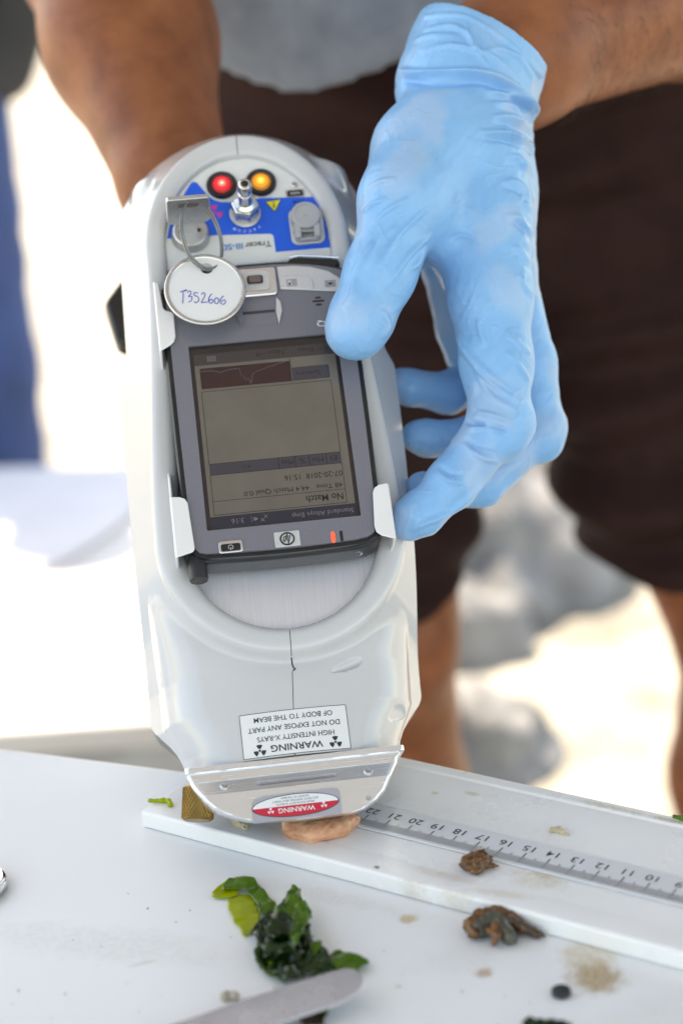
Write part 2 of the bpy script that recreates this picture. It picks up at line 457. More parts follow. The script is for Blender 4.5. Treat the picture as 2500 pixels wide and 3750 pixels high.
# specks of grit on the table
M_grit = mat('grit', (.16, .13, .09), .9, var=.4, vscale=300)
random.seed(11)
mb = MB(1)
for i in range(90):
    x = random.uniform(-.13, .11); y = random.uniform(.505, .62)
    if y > .60 - .66 * (x + .06): continue
    r = random.choice([.00018, .00025, .0003, .0004]); 
    mb.lathe([(r * .7, 0), (r, r * .5), (r * .5, r)], (x, y, 0.0002), n=6)
tag(mb.build('grit', M_grit), 'tiny dark specks of grit scattered over the white table', 'grit', kind='stuff')

# ------------------------------------------------------------------ second, low white table in the sun, with a sheet added in place of a shaded patch
lt = empty('low_table', loc=(-.6, 1.95, GZ)); tag(lt, 'low white table in full sun behind the man\'s right arm', 'table')
LZ = -.35
M_low = mat('low_table_white', (.62, .62, .64), .5, var=.03, vscale=6)
mb = MB(1); mb.prism([(x, y) for x, y in rrect(-.75, .66, -.42, .45, .03)], -GZ + LZ - .03, -GZ + LZ)
lo_ = mb.build('tabletop', M_low, lt, bevel=.008, seg=3)
for x in (-.65, .56):
    for y in (-.33, .36): MB(1).tube([(x, y, 0), (x, y, .372)], .014, 12).build('leg', M_dull, lt)
M_shade_patch = mat('lavender_shade_patch', (.66, .68, .74), .8, var=.05, vscale=12, bump=.3, bscale=60, bdist=.004)
mb = MB(1)
pts = [(-.85, 2.385), (-.5, 2.385), (-.315, 2.33), (-.255, 2.22), (-.30, 2.05), (-.36, 1.95), (-.42, 1.87), (-.50, 1.80), (-.62, 1.74), (-.85, 1.72)]
cp = spline([(x, y, 0) for x, y in pts], 6, True)
mb.prism([(p.x, p.y) for p in cp], LZ + .001, LZ + .012)
tag(mb.build('shade_patch', M_shade_patch, bevel=.004), 'pale lavender sheet put in for a shaded patch on the low sunlit table', 'shade_patch')

# ------------------------------------------------------------------ unseen canopy above the frame, sized and toned to hold back light
M_unseen_canopy = mat('unseen_canopy_fabric', (.30, .31, .33), .85, trans=.12, col2=(.34, .35, .37), var=.03, vscale=8)
cn = empty('unseen_canopy', loc=(.62, .65, GZ)); tag(cn, 'unseen grey fabric canopy on four poles, shaped to shade the table from above', 'unseen_canopy')
mb = MB(1)
mb.grid(lambda x, y: (x, y, 2.16 + .25 * (1 - max(abs(x) / 1.72, abs(y) / 1.75)) + .01 * math.sin(x * 7) * math.sin(y * 6)), [-1.72 + .172 * i for i in range(21)], [-1.75 + .175 * i for i in range(21)])
mb.build('unseen_canopy_roof', M_unseen_canopy, cn, smooth='all')
for x in (-1.67, 1.67):
    for y in (-1.7, 1.7): MB(1).tube([(x, y, 0), (x, y, 2.17)], .016, 10).build('unseen_canopy_pole', M_dull, cn)

# ------------------------------------------------------------------ measuring board with a ruler
bd = Vector((math.cos(rad(33.6)), -math.sin(rad(33.6)), 0)); bn = Vector((-bd.y, bd.x, 0))
MBd = Matrix(((bd.x, bn.x, 0, .0583), (bd.y, bn.y, 0, .5875), (0, 0, 1, 0.0002), (0, 0, 0, 1)))
board = empty('measuring_board', MBd); tag(board, 'white acrylic measuring board with a clear ruler under the analyzer nose', 'measuring board')
mb = MB()
X0, X1 = -167, 150
prof = [(-20, 0), (-20.2, 6.6), (-19.4, 7.6), (-9.5, 7.5), (-8.2, 7.15), (-7, 7.05), (7.6, 7.0), (7.9, 5.0), (27.6, 5.0), (27.9, 7.0), (44, 7.05), (45, 7.2), (61, 7.4), (62, 8.2), (67, 8.2), (68, 7.6), (68, 0)]
vs = [(x, y, z) for x in (X0, X1) for y, z in prof]; k = len(prof)
mb.add(vs, [(i, i + 1, k + i + 1, k + i) for i in range(k - 1)] + [(k - 1, 0, k, 2 * k - 1), tuple(range(k - 1, -1, -1)), tuple(range(k, 2 * k))])
mb.f = [tuple(reversed(f)) for f in mb.f]
bo = mb.build('base', M_board, board, bevel=.0006, seg=2)
add_stains(M_board, [
    (.0055, .004, .014, .010, .2, (.52, .42, .20), .45, 160), (.0045, .0075, .006, .004, 0, (.50, .36, .14), .55, 260),
    (-.029, -.011, .018, .003, 0, (.55, .42, .22), .35, 300), (-.003, -.0135, .016, .003, .2, (.58, .47, .28), .5, 300),
    (-.018, -.0196, .010, .0010, 0, (.50, .36, .16), .45, 250), (-.036, -.0196, .008, .0010, 0, (.50, .36, .16), .45, 250),
    (-.05, .052, .004, .002, 0, (.5, .38, .15), .6, 300), (-.064, .046, .0022, .0018, 0, (.45, .40, .12), .7, 300),
    (.006, .064, .020, .0018, 0, (.52, .42, .22), .6, 260), (.034, .064, .012, .0018, 0, (.40, .33, .14), .8, 260),
    (-.03, .03, .05, .02, 0, (.68, .66, .62), .3, 90), (-.054, -.0168, .0018, .0012, 0, (.05, .035, .01), 1.2, 500),
    (-.019, .009, .003, .002, 0, (.4, .3, .1), .5, 500), (.001, .0235, .0008, .0007, 0, (.4, .25, .03), 1.3, 300), (-.023, .0235, .001, .0006, 0, (.45, .33, .1), 1, 300)])
M_rule = mat('ruler_plastic', (.70, .71, .73), .22, var=.03, vscale=40, coat=.2)
ru = MB(); ru.box(X0 + 20, X1 - 1, 8.05, 27.45, 5.1, 7.35)
rl = ru.build('ruler', M_rule, board, bevel=.0004)
mb = MB(); rnd = random.Random(3)
for i in range(20, 262):
    s = i / 10.0; d = -7.4 + 10.2 * (15 - s)
    if not X0 + 22 < d < X1 - 3: continue
    ln = 8.0 if i % 10 == 0 else (6.0 if i % 5 == 0 else 4.6)
    hw = .17 if i % 10 else .24
    mb.add([(d - hw, 9.7, 7.45), (d + hw, 9.7, 7.45), (d + hw, 9.7 + ln, 7.45), (d - hw, 9.7 + ln, 7.45)], [(0, 1, 2, 3)])
mb.build('tick_marks', M_ink, rl)
mb = MB()
for s in range(3, 26):
    d = -7.4 + 10.2 * (15 - s)
    if not X0 + 24 < d < X1 - 5: continue
    letters(mb, str(s), 5.7, lambda x, y, d=d: (d - .2 - x * 1.1, 21.4 - y, 7.45), bold=.02, align='CENTER')
mb.build('numerals', M_inkg, rl)
# ------------------------------------------------------------------ handheld analyzer
Rd = ((0.9961, -0.0564, 0.0673), (0.0878, 0.6231, -0.7772), (0.0019, 0.7801, 0.6256)); Td = (-0.0259, 0.7139, 0.1534)
MD = Matrix([[*Rd[i], Td[i]] for i in range(3)] + [[0, 0, 0, 1]])
def devpt(x, v, d): return MD @ Vector((x / 1000, v / 1000, d / 1000))
ana = empty('handheld_analyzer', MD); tag(ana, 'white handheld x-ray analyzer standing nose down on the measuring board', 'analyzer')

def sst(a, b, x): t = np.clip((x - a) / (b - a), 0, 1); return t * t * (3 - 2 * t)
def xc(V): return -1 - (100 - V) / 235 * 5
def hw(V):
    V = np.asarray(V, float)
    w_ = 57 + (61.2 - 57) * sst(47, 40, V) - 3.0 * sst(30, -104, V)
    w_ = np.where(V > 122, 18 + 39 * np.sqrt(np.clip(1 - ((V - 122) / 38) ** 2, 0, 1)), w_)
    lo = np.interp(V, [-135, -131, -127, -122, -118, -114, -110, -107, -105], [44, 44.4, 45.4, 47.6, 50.2, 53.2, 56.2, 57.7, 58.2])
    return np.where(V < -105, np.minimum(w_, lo), w_)
def hsurf(x, V):
    x = np.asarray(x, float); V = np.asarray(V, float)
    dx = x + 1.3
    rr = np.where(V > 92, np.sqrt(dx ** 2 + ((V - 92) * 40.5 / 51) ** 2), np.where(V < -40, np.sqrt(dx ** 2 + (V + 40) ** 2), np.abs(dx)))
    k = sst(92, -40, V); a = 40.5 + 6 * k; b = 4.6 + 1.4 * k; top = -5.5 - 10 * k
    q = (rr - a) / b
    w_ = hw(V); X = np.abs(x - xc(V))
    xb = np.minimum(np.interp(V, [-134, -122, -112, -60, 40, 130], [43.6, 47.2, 52.0, 55.2, 55.5, 51]), w_ - .4)
    x0 = xb - np.interp(V, [-134, -60, 130], [20, 18, 11])
    s = np.clip((X - x0) / np.maximum(xb - x0, 1), 0, 1)
    Bf = np.interp(V, [-134, -118, -95, -60, 160], [-17, -17.6, -20, -17.5, -17.5])
    Bs = Bf - 20 * (1 - np.sqrt(1 - s ** 2 * .985)) - 1.7 * np.maximum(X - xb, 0) - 30 * np.clip((V - 128) / 32, 0, 1) ** 2 - np.interp(V, [-134, -100, -60], [.0042, .0036, .0012]) * X ** 2
    e = np.maximum((q - 1) * b, 0)
    Bs = Bs - 1.8 * np.exp(-(e / 6.0) ** 2) 
    qq = np.clip(np.abs(q), 0, 1)
    Rg = top - b * .7 * (1 - np.sqrt(1 - qq ** 2.6)) - np.maximum(q - 1, 0) * b * 1.8
    hh = np.maximum(3.0 - np.abs(Rg - Bs), 0) / 3.0
    out = np.maximum(Rg, Bs) + hh * hh * .75
    D = np.where(q < -1, -23.0, np.where(q < 0, Rg, out))
    for cx, cy, an, L, W, dp in ((19.6, -98.2, 19, 7.2, 2.0, 2.4), (38.4, -118, 36, 5.0, 2.4, 2.4)):
        c, s_ = math.cos(rad(an)), math.sin(rad(an))
        u = ((x - cx) * c + (V - cy) * s_) / L; v = (-(x - cx) * s_ + (V - cy) * c) / (W * (1 + .25 * u))
        g = np.clip(1 - u ** 2 - v ** 2, 0, 1); D = D - dp * np.sqrt(g) * np.clip(1.1 - .5 * v, 0, 2) * .8
    return D
Vr = np.concatenate([160 - 10 * (1 - np.cos(np.linspace(0, math.pi / 2, 24))), np.linspace(149.4, -106, 360)[0:], np.linspace(-106.5, -134, 48)])
Vr = np.unique(np.round(Vr, 3))[::-1]
tc_ = np.sin(np.linspace(-1, 1, 265) * math.pi / 2)
rows = []; nV = len(Vr)
for V in Vr:
    x = xc(V) + hw(V) * tc_; D = hsurf(x, np.full_like(x, V))
    bk = max(-105.0, (20 - 153.4 - .78 * V) / .6256); bk = min(bk, min(D[0], D[-1]) - 3)
    if V > 130: bk = -105 + 22 * ((V - 130) / 30) ** 2
    L = [(x[0], V, D[0] - 1.2), (x[0] + 1.0, V, bk * .9 + D[0] * .1), (x[0] + 8, V, bk)]
    Rr = [(x[-1] - 8, V, bk), (x[-1] - 1.0, V, bk * .9 + D[-1] * .1), (x[-1], V, D[-1] - 1.2)]
    rows.append(L[::-1] + [(x[i], V, D[i]) for i in range(len(x))] + Rr[::-1])
m_ = len(rows[0]); vs = [p for r_ in rows for p in r_]; fs = []
for j in range(nV - 1):
    for i in range(m_):
        i2 = (i + 1) % m_; fs.append((j * m_ + i, (j + 1) * m_ + i, (j + 1) * m_ + i2, j * m_ + i2))
fs += [tuple(range(m_)), tuple(range(nV * m_ - 1, (nV - 1) * m_ - 1, -1))]
mb = MB(); mb.add(vs, fs)
housing = mb.build('housing', M_plastic, ana, angle=50)

def on(x, v, off=.2): return (x, v, float(hsurf(x, v)) + off)
def ribbon(pts, wid, off=.06):
    """thin dark line lying in a joint of the housing"""
    P = []; F = []
    for i, (x, v) in enumerate(pts):
        a = pts[max(0, i - 1)]; b = pts[min(len(pts) - 1, i + 1)]
        tx, ty = b[0] - a[0], b[1] - a[1]; l = math.hypot(tx, ty); nx, ny = -ty / l, tx / l
        P += [on(x + nx * wid / 2, v + ny * wid / 2, off), on(x - nx * wid / 2, v - ny * wid / 2, off)]
        if i: F.append((2 * i - 2, 2 * i - 1, 2 * i + 1, 2 * i))
    return P, F
def dense(pts, st=.6):
    out = []
    for a, b in zip(pts, pts[1:]):
        n_ = max(1, int(math.hypot(b[0] - a[0], b[1] - a[1]) / st))
        out += [(a[0] + (b[0] - a[0]) * i / n_, a[1] + (b[1] - a[1]) * i / n_) for i in range(n_)]
    return out + [pts[-1]]
sm = MB()
sm.add(*ribbon(dense([(-2.2, -82.2), (-2.6, -92.5)]), .28)); sm.add(*ribbon(dense([(-2.6, -92.8), (-2.5, -95.5), (-2.2, -97), (-1.4, -97.6), (-2.7, -98.4)], .4), .55, .10))
sm.add(*ribbon(dense([(-2.9, -98.6), (-4.3, -115)]), .26)); sm.add(*ribbon(dense([(-5.8, -133.4), (-5.9, -134)], .2), .4)); sm.build('seam', M_gap, housing)
MB().add(*ribbon(dense([(-.8, 148.5), (-1, 138)]), .3)).build('seam', M_gap, housing)

# mounting plate under the pocket computer
pl = [(-1.3 + 41.6 * math.cos(t), -40 + 41.6 * math.sin(t)) for t in np.linspace(math.pi, 2 * math.pi, 40)]
MB().prism(pl + [(35.2, 84), (-37.6, 84)], -22.9, -21.8).build('mounting_plate', M_plate, ana)

# connector panel at the top end
pp = [(-1.2 + 36.4 * math.cos(t), 92 + 46.0 * math.sin(t)) for t in np.linspace(0, math.pi, 48)]
panel = MB().prism(pp + [(-37.6, 83.5), (35.2, 83.5)], -22, -9).build('connector_panel', M_panel, ana, bevel=.0012, seg=3)
PD = -8.95
blue = [(-36.0, 99.9), (-34.3, 106.5), (-30.2, 115.3), (-25.2, 123.6), (-23, 126.8), (-21.7, 127.3), (-20.2, 126.4), (-18, 122.8), (-15.7, 118.9), (-13.5, 117), (-11, 115.9), (-5.9, 115.2), (2, 115.7), (7.4, 116.1), (30.9, 114.4), (32, 113), (34, 109), (34.9, 100), (34.9, 88.5), (10.7, 88.6), (10.6, 96.2), (10.2, 97.3), (9.2, 97.9), (-14, 99.4)]
MB().prism(blue, PD, PD + .2).build('blue_overlay', M_blue, panel)
PT = PD + .32
def flat180(cx, cv, d): return lambda x, y: (cx - x, cv - y, d)
def fit(mb, body, cx, cv, width, height, d, fn=None, bold=0.0, lab=None):
    V, F = text_geo(body, 1.0, bold=bold)
    xs = [v[0] for v in V]; ys = [v[1] for v in V]; kx = width / (max(xs) - min(xs)); ky = height / (max(ys) - min(ys))
    mx, my = (max(xs) + min(xs)) / 2, (max(ys) + min(ys)) / 2
    g = fn or (lambda x, v: (x, v, d))
    mb.add([g(cx - (x - mx) * kx, cv - (y - my) * ky) for x, y in V], F)
b_ = MB(); fit(b_, 'Tracer', 3.4, 92.9, 11.6, 2.9, PT, bold=.005); b_.build('lettering', M_inkg, panel)
b_ = MB(); fit(b_, 'III-SD', -8.4, 92.9, 10.0, 2.9, PT, bold=.01); b_.build('lettering', M_inkb, panel)
b_ = MB(); fit(b_, 'COM', 23.6, 112.7, 5.0, 1.5, PT, bold=.01); b_.box(20.4, 26.6, 110.6, 110.8, PT - .05, PT); b_.build('lettering', M_ink, panel)
b_ = MB()
for i, ch in enumerate('VACUUM'):
    th = -math.pi / 2 + (2.5 - i) * .24; V, F = text_geo(ch, 1.9, bold=.004)
    ca, sa = math.cos(th + math.pi / 2), math.sin(th + math.pi / 2); ox, ov = -.7 + 9.6 * math.cos(th), 109.6 + 9.6 * math.sin(th)
    b_.add([(ox - (x * ca - y * sa), ov - (x * sa + y * ca), PT) for x, y in V], F)
b_.build('lettering', M_white, panel)
def trefoil(mb, cx, cy, r, d, fn=None, rot0=90):
    g = fn or (lambda x, y: (x, y, d))
    for q in range(3):
        a0 = rad(rot0 + 120 * q - 30); P = [(cx + rr_ * math.cos(a0 + rad(60) * i / 6), cy + rr_ * math.sin(a0 + rad(60) * i / 6)) for rr_ in (r * .32, r) for i in range(7)]
        mb.add([g(*p) for p in P], [(i, i + 1, 8 + i, 7 + i) for i in range(6)])
    mb.add([g(cx + r * .2 * math.cos(t), cy + r * .2 * math.sin(t)) for t in np.linspace(0, 2 * math.pi, 13)[:-1]], [tuple(range(12))])
    return mb
trefoil(MB(), -14.2, 110.8, 3.7, PT).build('radiation_symbol', M_mag, panel)
b_ = MB()
b_.prism([(8.7, 114.0), (16.0, 114.6), (12.5, 108.6)], PT - .1, PT); tri = b_.build('caution_triangle', M_yel, panel)
b_ = MB()
for a, c in (((8.7, 114.0), (16.0, 114.6)), ((16.0, 114.6), (12.5, 108.6)), ((12.5, 108.6), (8.7, 114.0))): b_.tube([(*a, PT + .02), (*c, PT + .02)], .18, 6)
b_.box(12.1, 12.75, 110.5, 112.4, PT, PT + .1); b_.box(12.15, 12.8, 112.9, 113.5, PT, PT + .1); b_.build('outline', M_ink, tri)
b_ = MB(); b_.tube([(-25.4 + 2.9 * math.cos(t), 112.2 + 2.6 * math.sin(t), PT) for t in np.linspace(rad(-60), rad(240), 24)], .42, 6); b_.tube([(-25.4, 112.0, PT), (-25.3, 109.0, PT)], .42, 6)
b_.build('power_symbol', M_ink, panel)

# two lit indicator lamps
def lampmat(name, core, edge, s1):
    m = mat(name, edge, .15, coat=.5); N = m.node_tree.nodes; L = m.node_tree.links; b = N['Principled BSDF']
    tcn = N.new('ShaderNodeTexCoord'); ln = N.new('ShaderNodeVectorMath'); ln.operation = 'LENGTH'
    sp = N.new('ShaderNodeSeparateXYZ'); cb = N.new('ShaderNodeCombineXYZ')
    L.new(tcn.outputs['Object'], sp.inputs[0]); L.new(sp.outputs[0], cb.inputs[0]); L.new(sp.outputs[1], cb.inputs[1]); L.new(cb.outputs[0], ln.inputs[0])
    sn = N.new('ShaderNodeMath'); sn.operation = 'SINE'; mu = N.new('ShaderNodeMath'); mu.operation = 'MULTIPLY'; mu.inputs[1].default_value = 2 * math.pi / .0013
    L.new(ln.outputs['Value'], mu.inputs[0]); L.new(mu.outputs[0], sn.inputs[0])
    rp = N.new('ShaderNodeMapRange'); rp.inputs['From Min'].default_value = 0; rp.inputs['From Max'].default_value = .0042; rp.inputs['To Min'].default_value = s1 * 1.7; rp.inputs['To Max'].default_value = s1 * .12
    L.new(ln.outputs['Value'], rp.inputs['Value'])
    m2 = N.new('ShaderNodeMath'); m2.operation = 'MULTIPLY_ADD'; m2.inputs[1].default_value = .45; m2.inputs[2].default_value = .65; L.new(sn.outputs[0], m2.inputs[0])
    m3 = N.new('ShaderNodeMath'); m3.operation = 'MULTIPLY'; L.new(m2.outputs[0], m3.inputs[0]); L.new(rp.outputs[0], m3.inputs[1])
    cr_ = N.new('ShaderNodeValToRGB'); cr_.color_ramp.elements[0].color = (1, .55 if core[1] < .1 else .8, .5 if core[1] < .1 else .25, 1); cr_.color_ramp.elements[1].color = (*core, 1); cr_.color_ramp.elements[1].position = .6
    r5 = N.new('ShaderNodeMapRange'); r5.inputs['From Max'].default_value = .0034; L.new(ln.outputs['Value'], r5.inputs['Value']); L.new(r5.outputs[0], cr_.inputs[0]); L.new(cr_.outputs[0], b.inputs['Emission Color']); L.new(m3.outputs[0], b.inputs['Emission Strength'])
    return m
for (cx, cv, core, edge, s1, lb) in ((-9.5, 124.1, (1, .012, .03), (.30, .012, .02), .5, 'lit red indicator lamp'), (7.9, 123.8, (1, .36, .01), (.34, .15, .02), .45, 'lit amber indicator lamp')):
    lamp = MB().lathe([(6.9, 0), (6.9, 1.0), (6.2, 1.9), (5.2, 2.0), (4.6, 1.5), (4.5, .2)], (cx, cv, PD), n=40).build('indicator_lamp', M_black, ana, angle=40)
    lamp['label'] = lb
    pr = [(4.45, .6)] + [(4.4 - .4 * i, 1.5 + 1.1 * (1 - ((4.4 - .4 * i) / 4.4) ** 2) + (.18 if i % 2 else 0)) for i in range(0, 11)] + [(.05, 2.7)]
    o = MB().lathe(pr, (0, 0, 0), n=40).build('lens', lampmat('lamp_' + ('red' if cx < 0 else 'amber'), core, edge, s1), lamp, smooth='all')
    o.location = (cx / 1000, cv / 1000, PD / 1000)
# vacuum fitting
vf = MB().lathe([(6.9, 0), (6.9, 1.2), (6.3, 1.6), (4, 1.7)], (-.7, 108.6, PD), n=40).build('vacuum_fitting', M_dull, ana, angle=40); vf['label'] = 'steel vacuum fitting with a hex nut'
MB().lathe([(6.0, 1.6), (6.4, 2.4), (6.4, 8.4), (5.6, 9.4), (3.6, 9.5)], (-.7, 108.6, PD), n=6, rot=rad(0)).build('hex_nut', M_steel, vf, bevel=.0004)
MB().lathe([(4.9, 9.2), (4.9, 10.6), (3.4, 11.6), (3.0, 14), (3.0, 18.0), (2.4, 18.6), (2.4, 20.2), (3.1, 21), (3.2, 23.2), (2.8, 25.6), (2.2, 26.2), (1.5, 26.2), (1.45, 21)], (-.7, 108.6, PD), n=32).build('nozzle', M_steel, vf, angle=30)
MB().lathe([(1.44, 24.6), (.02, 24.6)], (-.7, 108.6, PD), n=20, caps=False).build('bore', M_black, vf)
# key switch
ks = MB().lathe([(8.6, 0), (8.6, 1.2), (7.9, 2.4), (7.6, 4.4), (6.9, 5.0), (6.2, 5.0), (6.0, 4.5), (.1, 4.5)], (-25.7, 100.2, PD), n=44).build('key_switch', M_dull, ana, angle=35)
MB().box(-30.5, -21, 99.4, 101.0, PD + 4.5, PD + 4.7).build('keyhole', M_black, ks)
# data port and screw
po = MB().prism(rrect(18.3, 26.6, 115.2, 119.0, .5, 3), PD, PD + .35).build('data_port', M_dull, ana)
MB().prism([(18.9, 115.6), (26.0, 115.6), (26.0, 117.6), (25.3, 118.6), (19.6, 118.6), (18.9, 117.6)], PD + .36, PD + .42).build('socket', M_black, po)
MB().box(20.2, 24.7, 116.6, 117.4, PD + .42, PD + .55).build('contacts', M_dull, po)
sc1 = MB().lathe([(1.45, 0), (1.45, .5), (1.1, .8), (.02, .8)], (22.6, 121.4, PD), n=18).build('screw', M_steel, ana)
MB().box(21.7, 23.5, 121.3, 121.5, PD + .8, PD + .84).build('slot', M_black, sc1)
# capped connector
cb_ = MB().prism(rrect(18.2, 33.2, 90.6, 108.6, 3.2, 6), PD, PD + 1.6).build('capped_connector', M_grey, ana, bevel=.0006); cb_['label'] = 'grey connector under a hinged round cap'
M_greyl = mat('connector_plate', (.58, .59, .60), .45)
cb_.data.materials[0] = M_greyl
cap = MB().lathe([(6.6, 1.5), (6.6, 6.0), (6.2, 6.6), (4.9, 6.8), (4.8, 6.5), (.05, 6.5)], (25.4, 102.4, PD), n=40).build('cap', M_grey, cb_, angle=30)
b_ = MB(); z_ = PD + 6.62
b_.tube([(23.4, 104.0, z_), (24.9, 104.0, z_), (23.3, 101.2, z_), (25.0, 101.2, z_)], .22, 6); b_.tube([(25.6, 102.4, z_), (28.0, 102.4, z_), (27.0, 103.3, z_), (28.0, 102.4, z_), (27.0, 101.5, z_)], .2, 6)
b_.build('emblem', M_greyl, cap)
hb = MB(); hb.box(19.8, 22.6, 91.6, 98.5, PD + 1.5, PD + 6.0); hb.box(28.2, 31.0, 91.6, 98.5, PD + 1.5, PD + 6.0); hb.box(20.5, 30.3, 91.2, 92.6, PD + 1.5, PD + 4); hb.build('hinge', M_grey, cb_, bevel=.0006)
hs = MB(); hs.tube([(22.4 + 5.8 * i / 120, 95.4 + 1.3 * math.cos(i * .33), PD + 4.2 + 1.3 * math.sin(i * .33)) for i in range(121)], .28, 6); hs.tube([(18.9, 95.4, PD + 4.2), (31.9, 95.4, PD + 4.2)], .7, 10); hs.build('spring', M_dull, cb_)

# warning label on the lower face
wl = MB(); wl.grid(lambda x, v: on(x, v, .16), list(np.linspace(-26.3, 16.9, 24)), list(np.linspace(-133.3, -115.1, 16))); wlab = wl.build('warning_label', M_label, ana, smooth='all')
b_ = MB()
for p in ([(-26.3, -115.1), (16.9, -115.1)], [(16.9, -115.1), (16.9, -133.3)], [(16.9, -133.3), (-26.3, -133.3)], [(-26.3, -133.3), (-26.3, -115.1)]): b_.add(*ribbon(dense(p, 2), .22, .22))
b_.build('border', M_inkg, wlab)
b_ = MB(); g = lambda x, v: on(x, v, .26)
fit(b_, 'OF BODY TO THE BEAM', -4.8, -118.0, 31.8, 2.15, 0, g, .004); fit(b_, 'DO NOT EXPOSE ANY PART', -4.9, -122.0, 37.2, 2.15, 0, g, .004)
fit(b_, 'HIGH INTENSITY X-RAYS', -4.6, -126.1, 31.2, 2.15, 0, g, .004); fit(b_, 'WARNING', -4.6, -130.4, 21.0, 2.8, 0, g, .012)
trefoil(b_, -19.6, -130.6, 2.5, 0, g); trefoil(b_, 11.0, -130.3, 2.5, 0, g); b_.build('lettering', M_ink, wlab)

# machined nose
no = [(-50.2, -134.3), (-50.2, -137), (-47.6, -143), (-43.6, -149.5), (-40.5, -152.6), (-36.7, -155.2), (-31, -157.8), (-26, -159.4), (-8, -160.6), (9.2, -160.8), (15, -160.3), (19.4, -159.3), (24.5, -156.4), (27.9, -153), (31, -147.5), (35.5, -139.5), (38.2, -136.5), (38.2, -134.3)]
def edge(V, side):
    P = [p for p in no if (p[0] < -8.1) == (side < 0) or p[0] == -8]; P = sorted(P, key=lambda p: p[1]); return float(np.interp(V, [p[1] for p in P], [p[0] for p in P]))
Dp = [(-134.3, -18.0), (-134.7, -17.2), (-136.7, -17.1), (-137.1, -17.5), (-137.2, -18.3), (-140.6, -18.0), (-140.9, -17.7), (-146.6, -13.6), (-147.1, -13.2), (-160.4, -12.6), (-160.7, -12.9)]
def nosD(V): P = sorted(Dp); return float(np.interp(V, [p[0] for p in P], [p[1] for p in P]))
Vn = sorted(set(list(np.linspace(-160.7, -134.3, 60)) + [p[0] for p in Dp]), reverse=True)
rows = []
for V in Vn:
    l, r_ = edge(V, -1), edge(V, 1); half = (r_ - l) / 2; c = (l + r_) / 2; r0 = []
    for t in np.sin(np.linspace(-1, 1, 61) * math.pi / 2):
        x = c + half * t; ed = half * (1 - abs(t)); rnd_ = 2.2
        dd = nosD(V) - (0 if ed > rnd_ else rnd_ * 1.1 * (1 - math.sqrt(max(0, 1 - ((rnd_ - ed) / rnd_) ** 2))))
        r0.append((x, V, dd))
    bk = max(-46.0, (17.5 - 153.4 - .78 * V) / .6256); bk = min(bk, r0[0][2] - 1)
    rows.append([(l + .5, V, min(r0[0][2], -26) if bk < -27 else r0[0][2] - .5)] + r0 + [(r_ - .5, V, min(r0[-1][2], -26) if bk < -27 else r0[-1][2] - .5), (r_ - 1.5, V, bk), (l + 1.5, V, bk)])
m_ = len(rows[0]); vs = [p for q in rows for p in q]; fs = []
for j in range(len(rows) - 1):
    for i in range(m_): i2 = (i + 1) % m_; fs.append((j * m_ + i, (j + 1) * m_ + i, (j + 1) * m_ + i2, j * m_ + i2))
fs += [tuple(range(m_)), tuple(range(len(rows) * m_ - 1, (len(rows) - 1) * m_ - 1, -1))]
nose = MB().add(vs, fs).build('nose_block', M_alu, ana, angle=22)
for x, v in ((-34.9, -143.6), (22.3, -144.2)):
    dz = nosD(v); ax = Vector((0, .66, .75))
    s_ = MB().lathe([(2.0, -.2), (2.0, .35), (1.6, .7), (.9, .75), (.85, .2), (.02, .2)], (x, v, dz), ax, n=24).build('screw', M_steel, nose, angle=30)
s_ = MB().lathe([(1.0, 0), (1.0, .25), (.5, .3), (.02, .1)], (20.8, -155.4, -13.0), n=16).build('screw', M_dull, nose)
sp = MB(); fr_ = Vector((0, .66, .75)); al = Vector((0, -.75, .66))
for hw_, hh_, off in ((16.0, 1.35, .12), (14.8, .75, .22)):
    P = [(-6.2 + hw_ * a, b) for a, b in [(-1, -hh_ * .4), (-.97, -hh_ * .85), (-.93, -hh_), (.93, -hh_), (.97, -hh_ * .85), (1, -hh_ * .4), (1, hh_ * .4), (.97, hh_ * .85), (.93, hh_), (-.93, hh_), (-.97, hh_ * .85), (-1, hh_ * .4)]]
    sp.add([Vector((x, -143.9, nosD(-143.9))) + al * b + fr_ * off for x, b in P], [tuple(range(11, -1, -1))])
sp.build('slot', mat('slot_pale', (.70, .69, .75), .25, metal=.8), nose)
st = MB(); pl = [(-25.6, -160.2), (-25.2, -153.5), (-24.6, -151.6), (-23, -150.6), (-20, -150.1), (6, -149.6), (8.6, -150), (9.7, -151.4), (9.9, -154), (9.6, -160.4)]
st.prism(pl, -12.9, -12.35); stk = st.build('warning_plate', M_stick, ana)
nz = -12.2
def ell(a0, a1, k, rx=16.9, ry=4.2, d=nz, cx=-8.1, cy=-154.9): return [(cx + rx * math.cos(t), cy + ry * math.sin(t) + .04 * (0), d) for t in np.linspace(a0, a1, k)]
MB().add(ell(0, 2 * math.pi, 49, 17.3, 4.5, nz - .02)[:-1], [tuple(range(48))]).build('rim', M_inkg, stk)
MB().add(ell(0, math.pi, 30), [tuple(range(30))]).build('white_field', M_white, stk)
MB().add(ell(math.pi, 2 * math.pi, 30, d=nz + .02), [tuple(range(30))]).build('red_field', M_red, stk)
b_ = MB(); fit(b_, 'WARNING', -7.8, -156.6, 14.5, 1.9, nz + .06, bold=.012); trefoil(b_, -18.0, -156.3, 1.2, nz + .06); trefoil(b_, 3.0, -156.1, 1.2, nz + .06); b_.build('lettering', M_white, stk)
b_ = MB()
for tx, cv, wd in (('OF BODY TO THE BEAM', -151.7, 11), ('DO NOT EXPOSE ANY PART', -152.9, 18), ('HIGH INTENSITY X-RAYS', -154.1, 15)): fit(b_, tx, -8, cv, wd, .75, nz + .06)
b_.build('lettering', M_ink, stk)
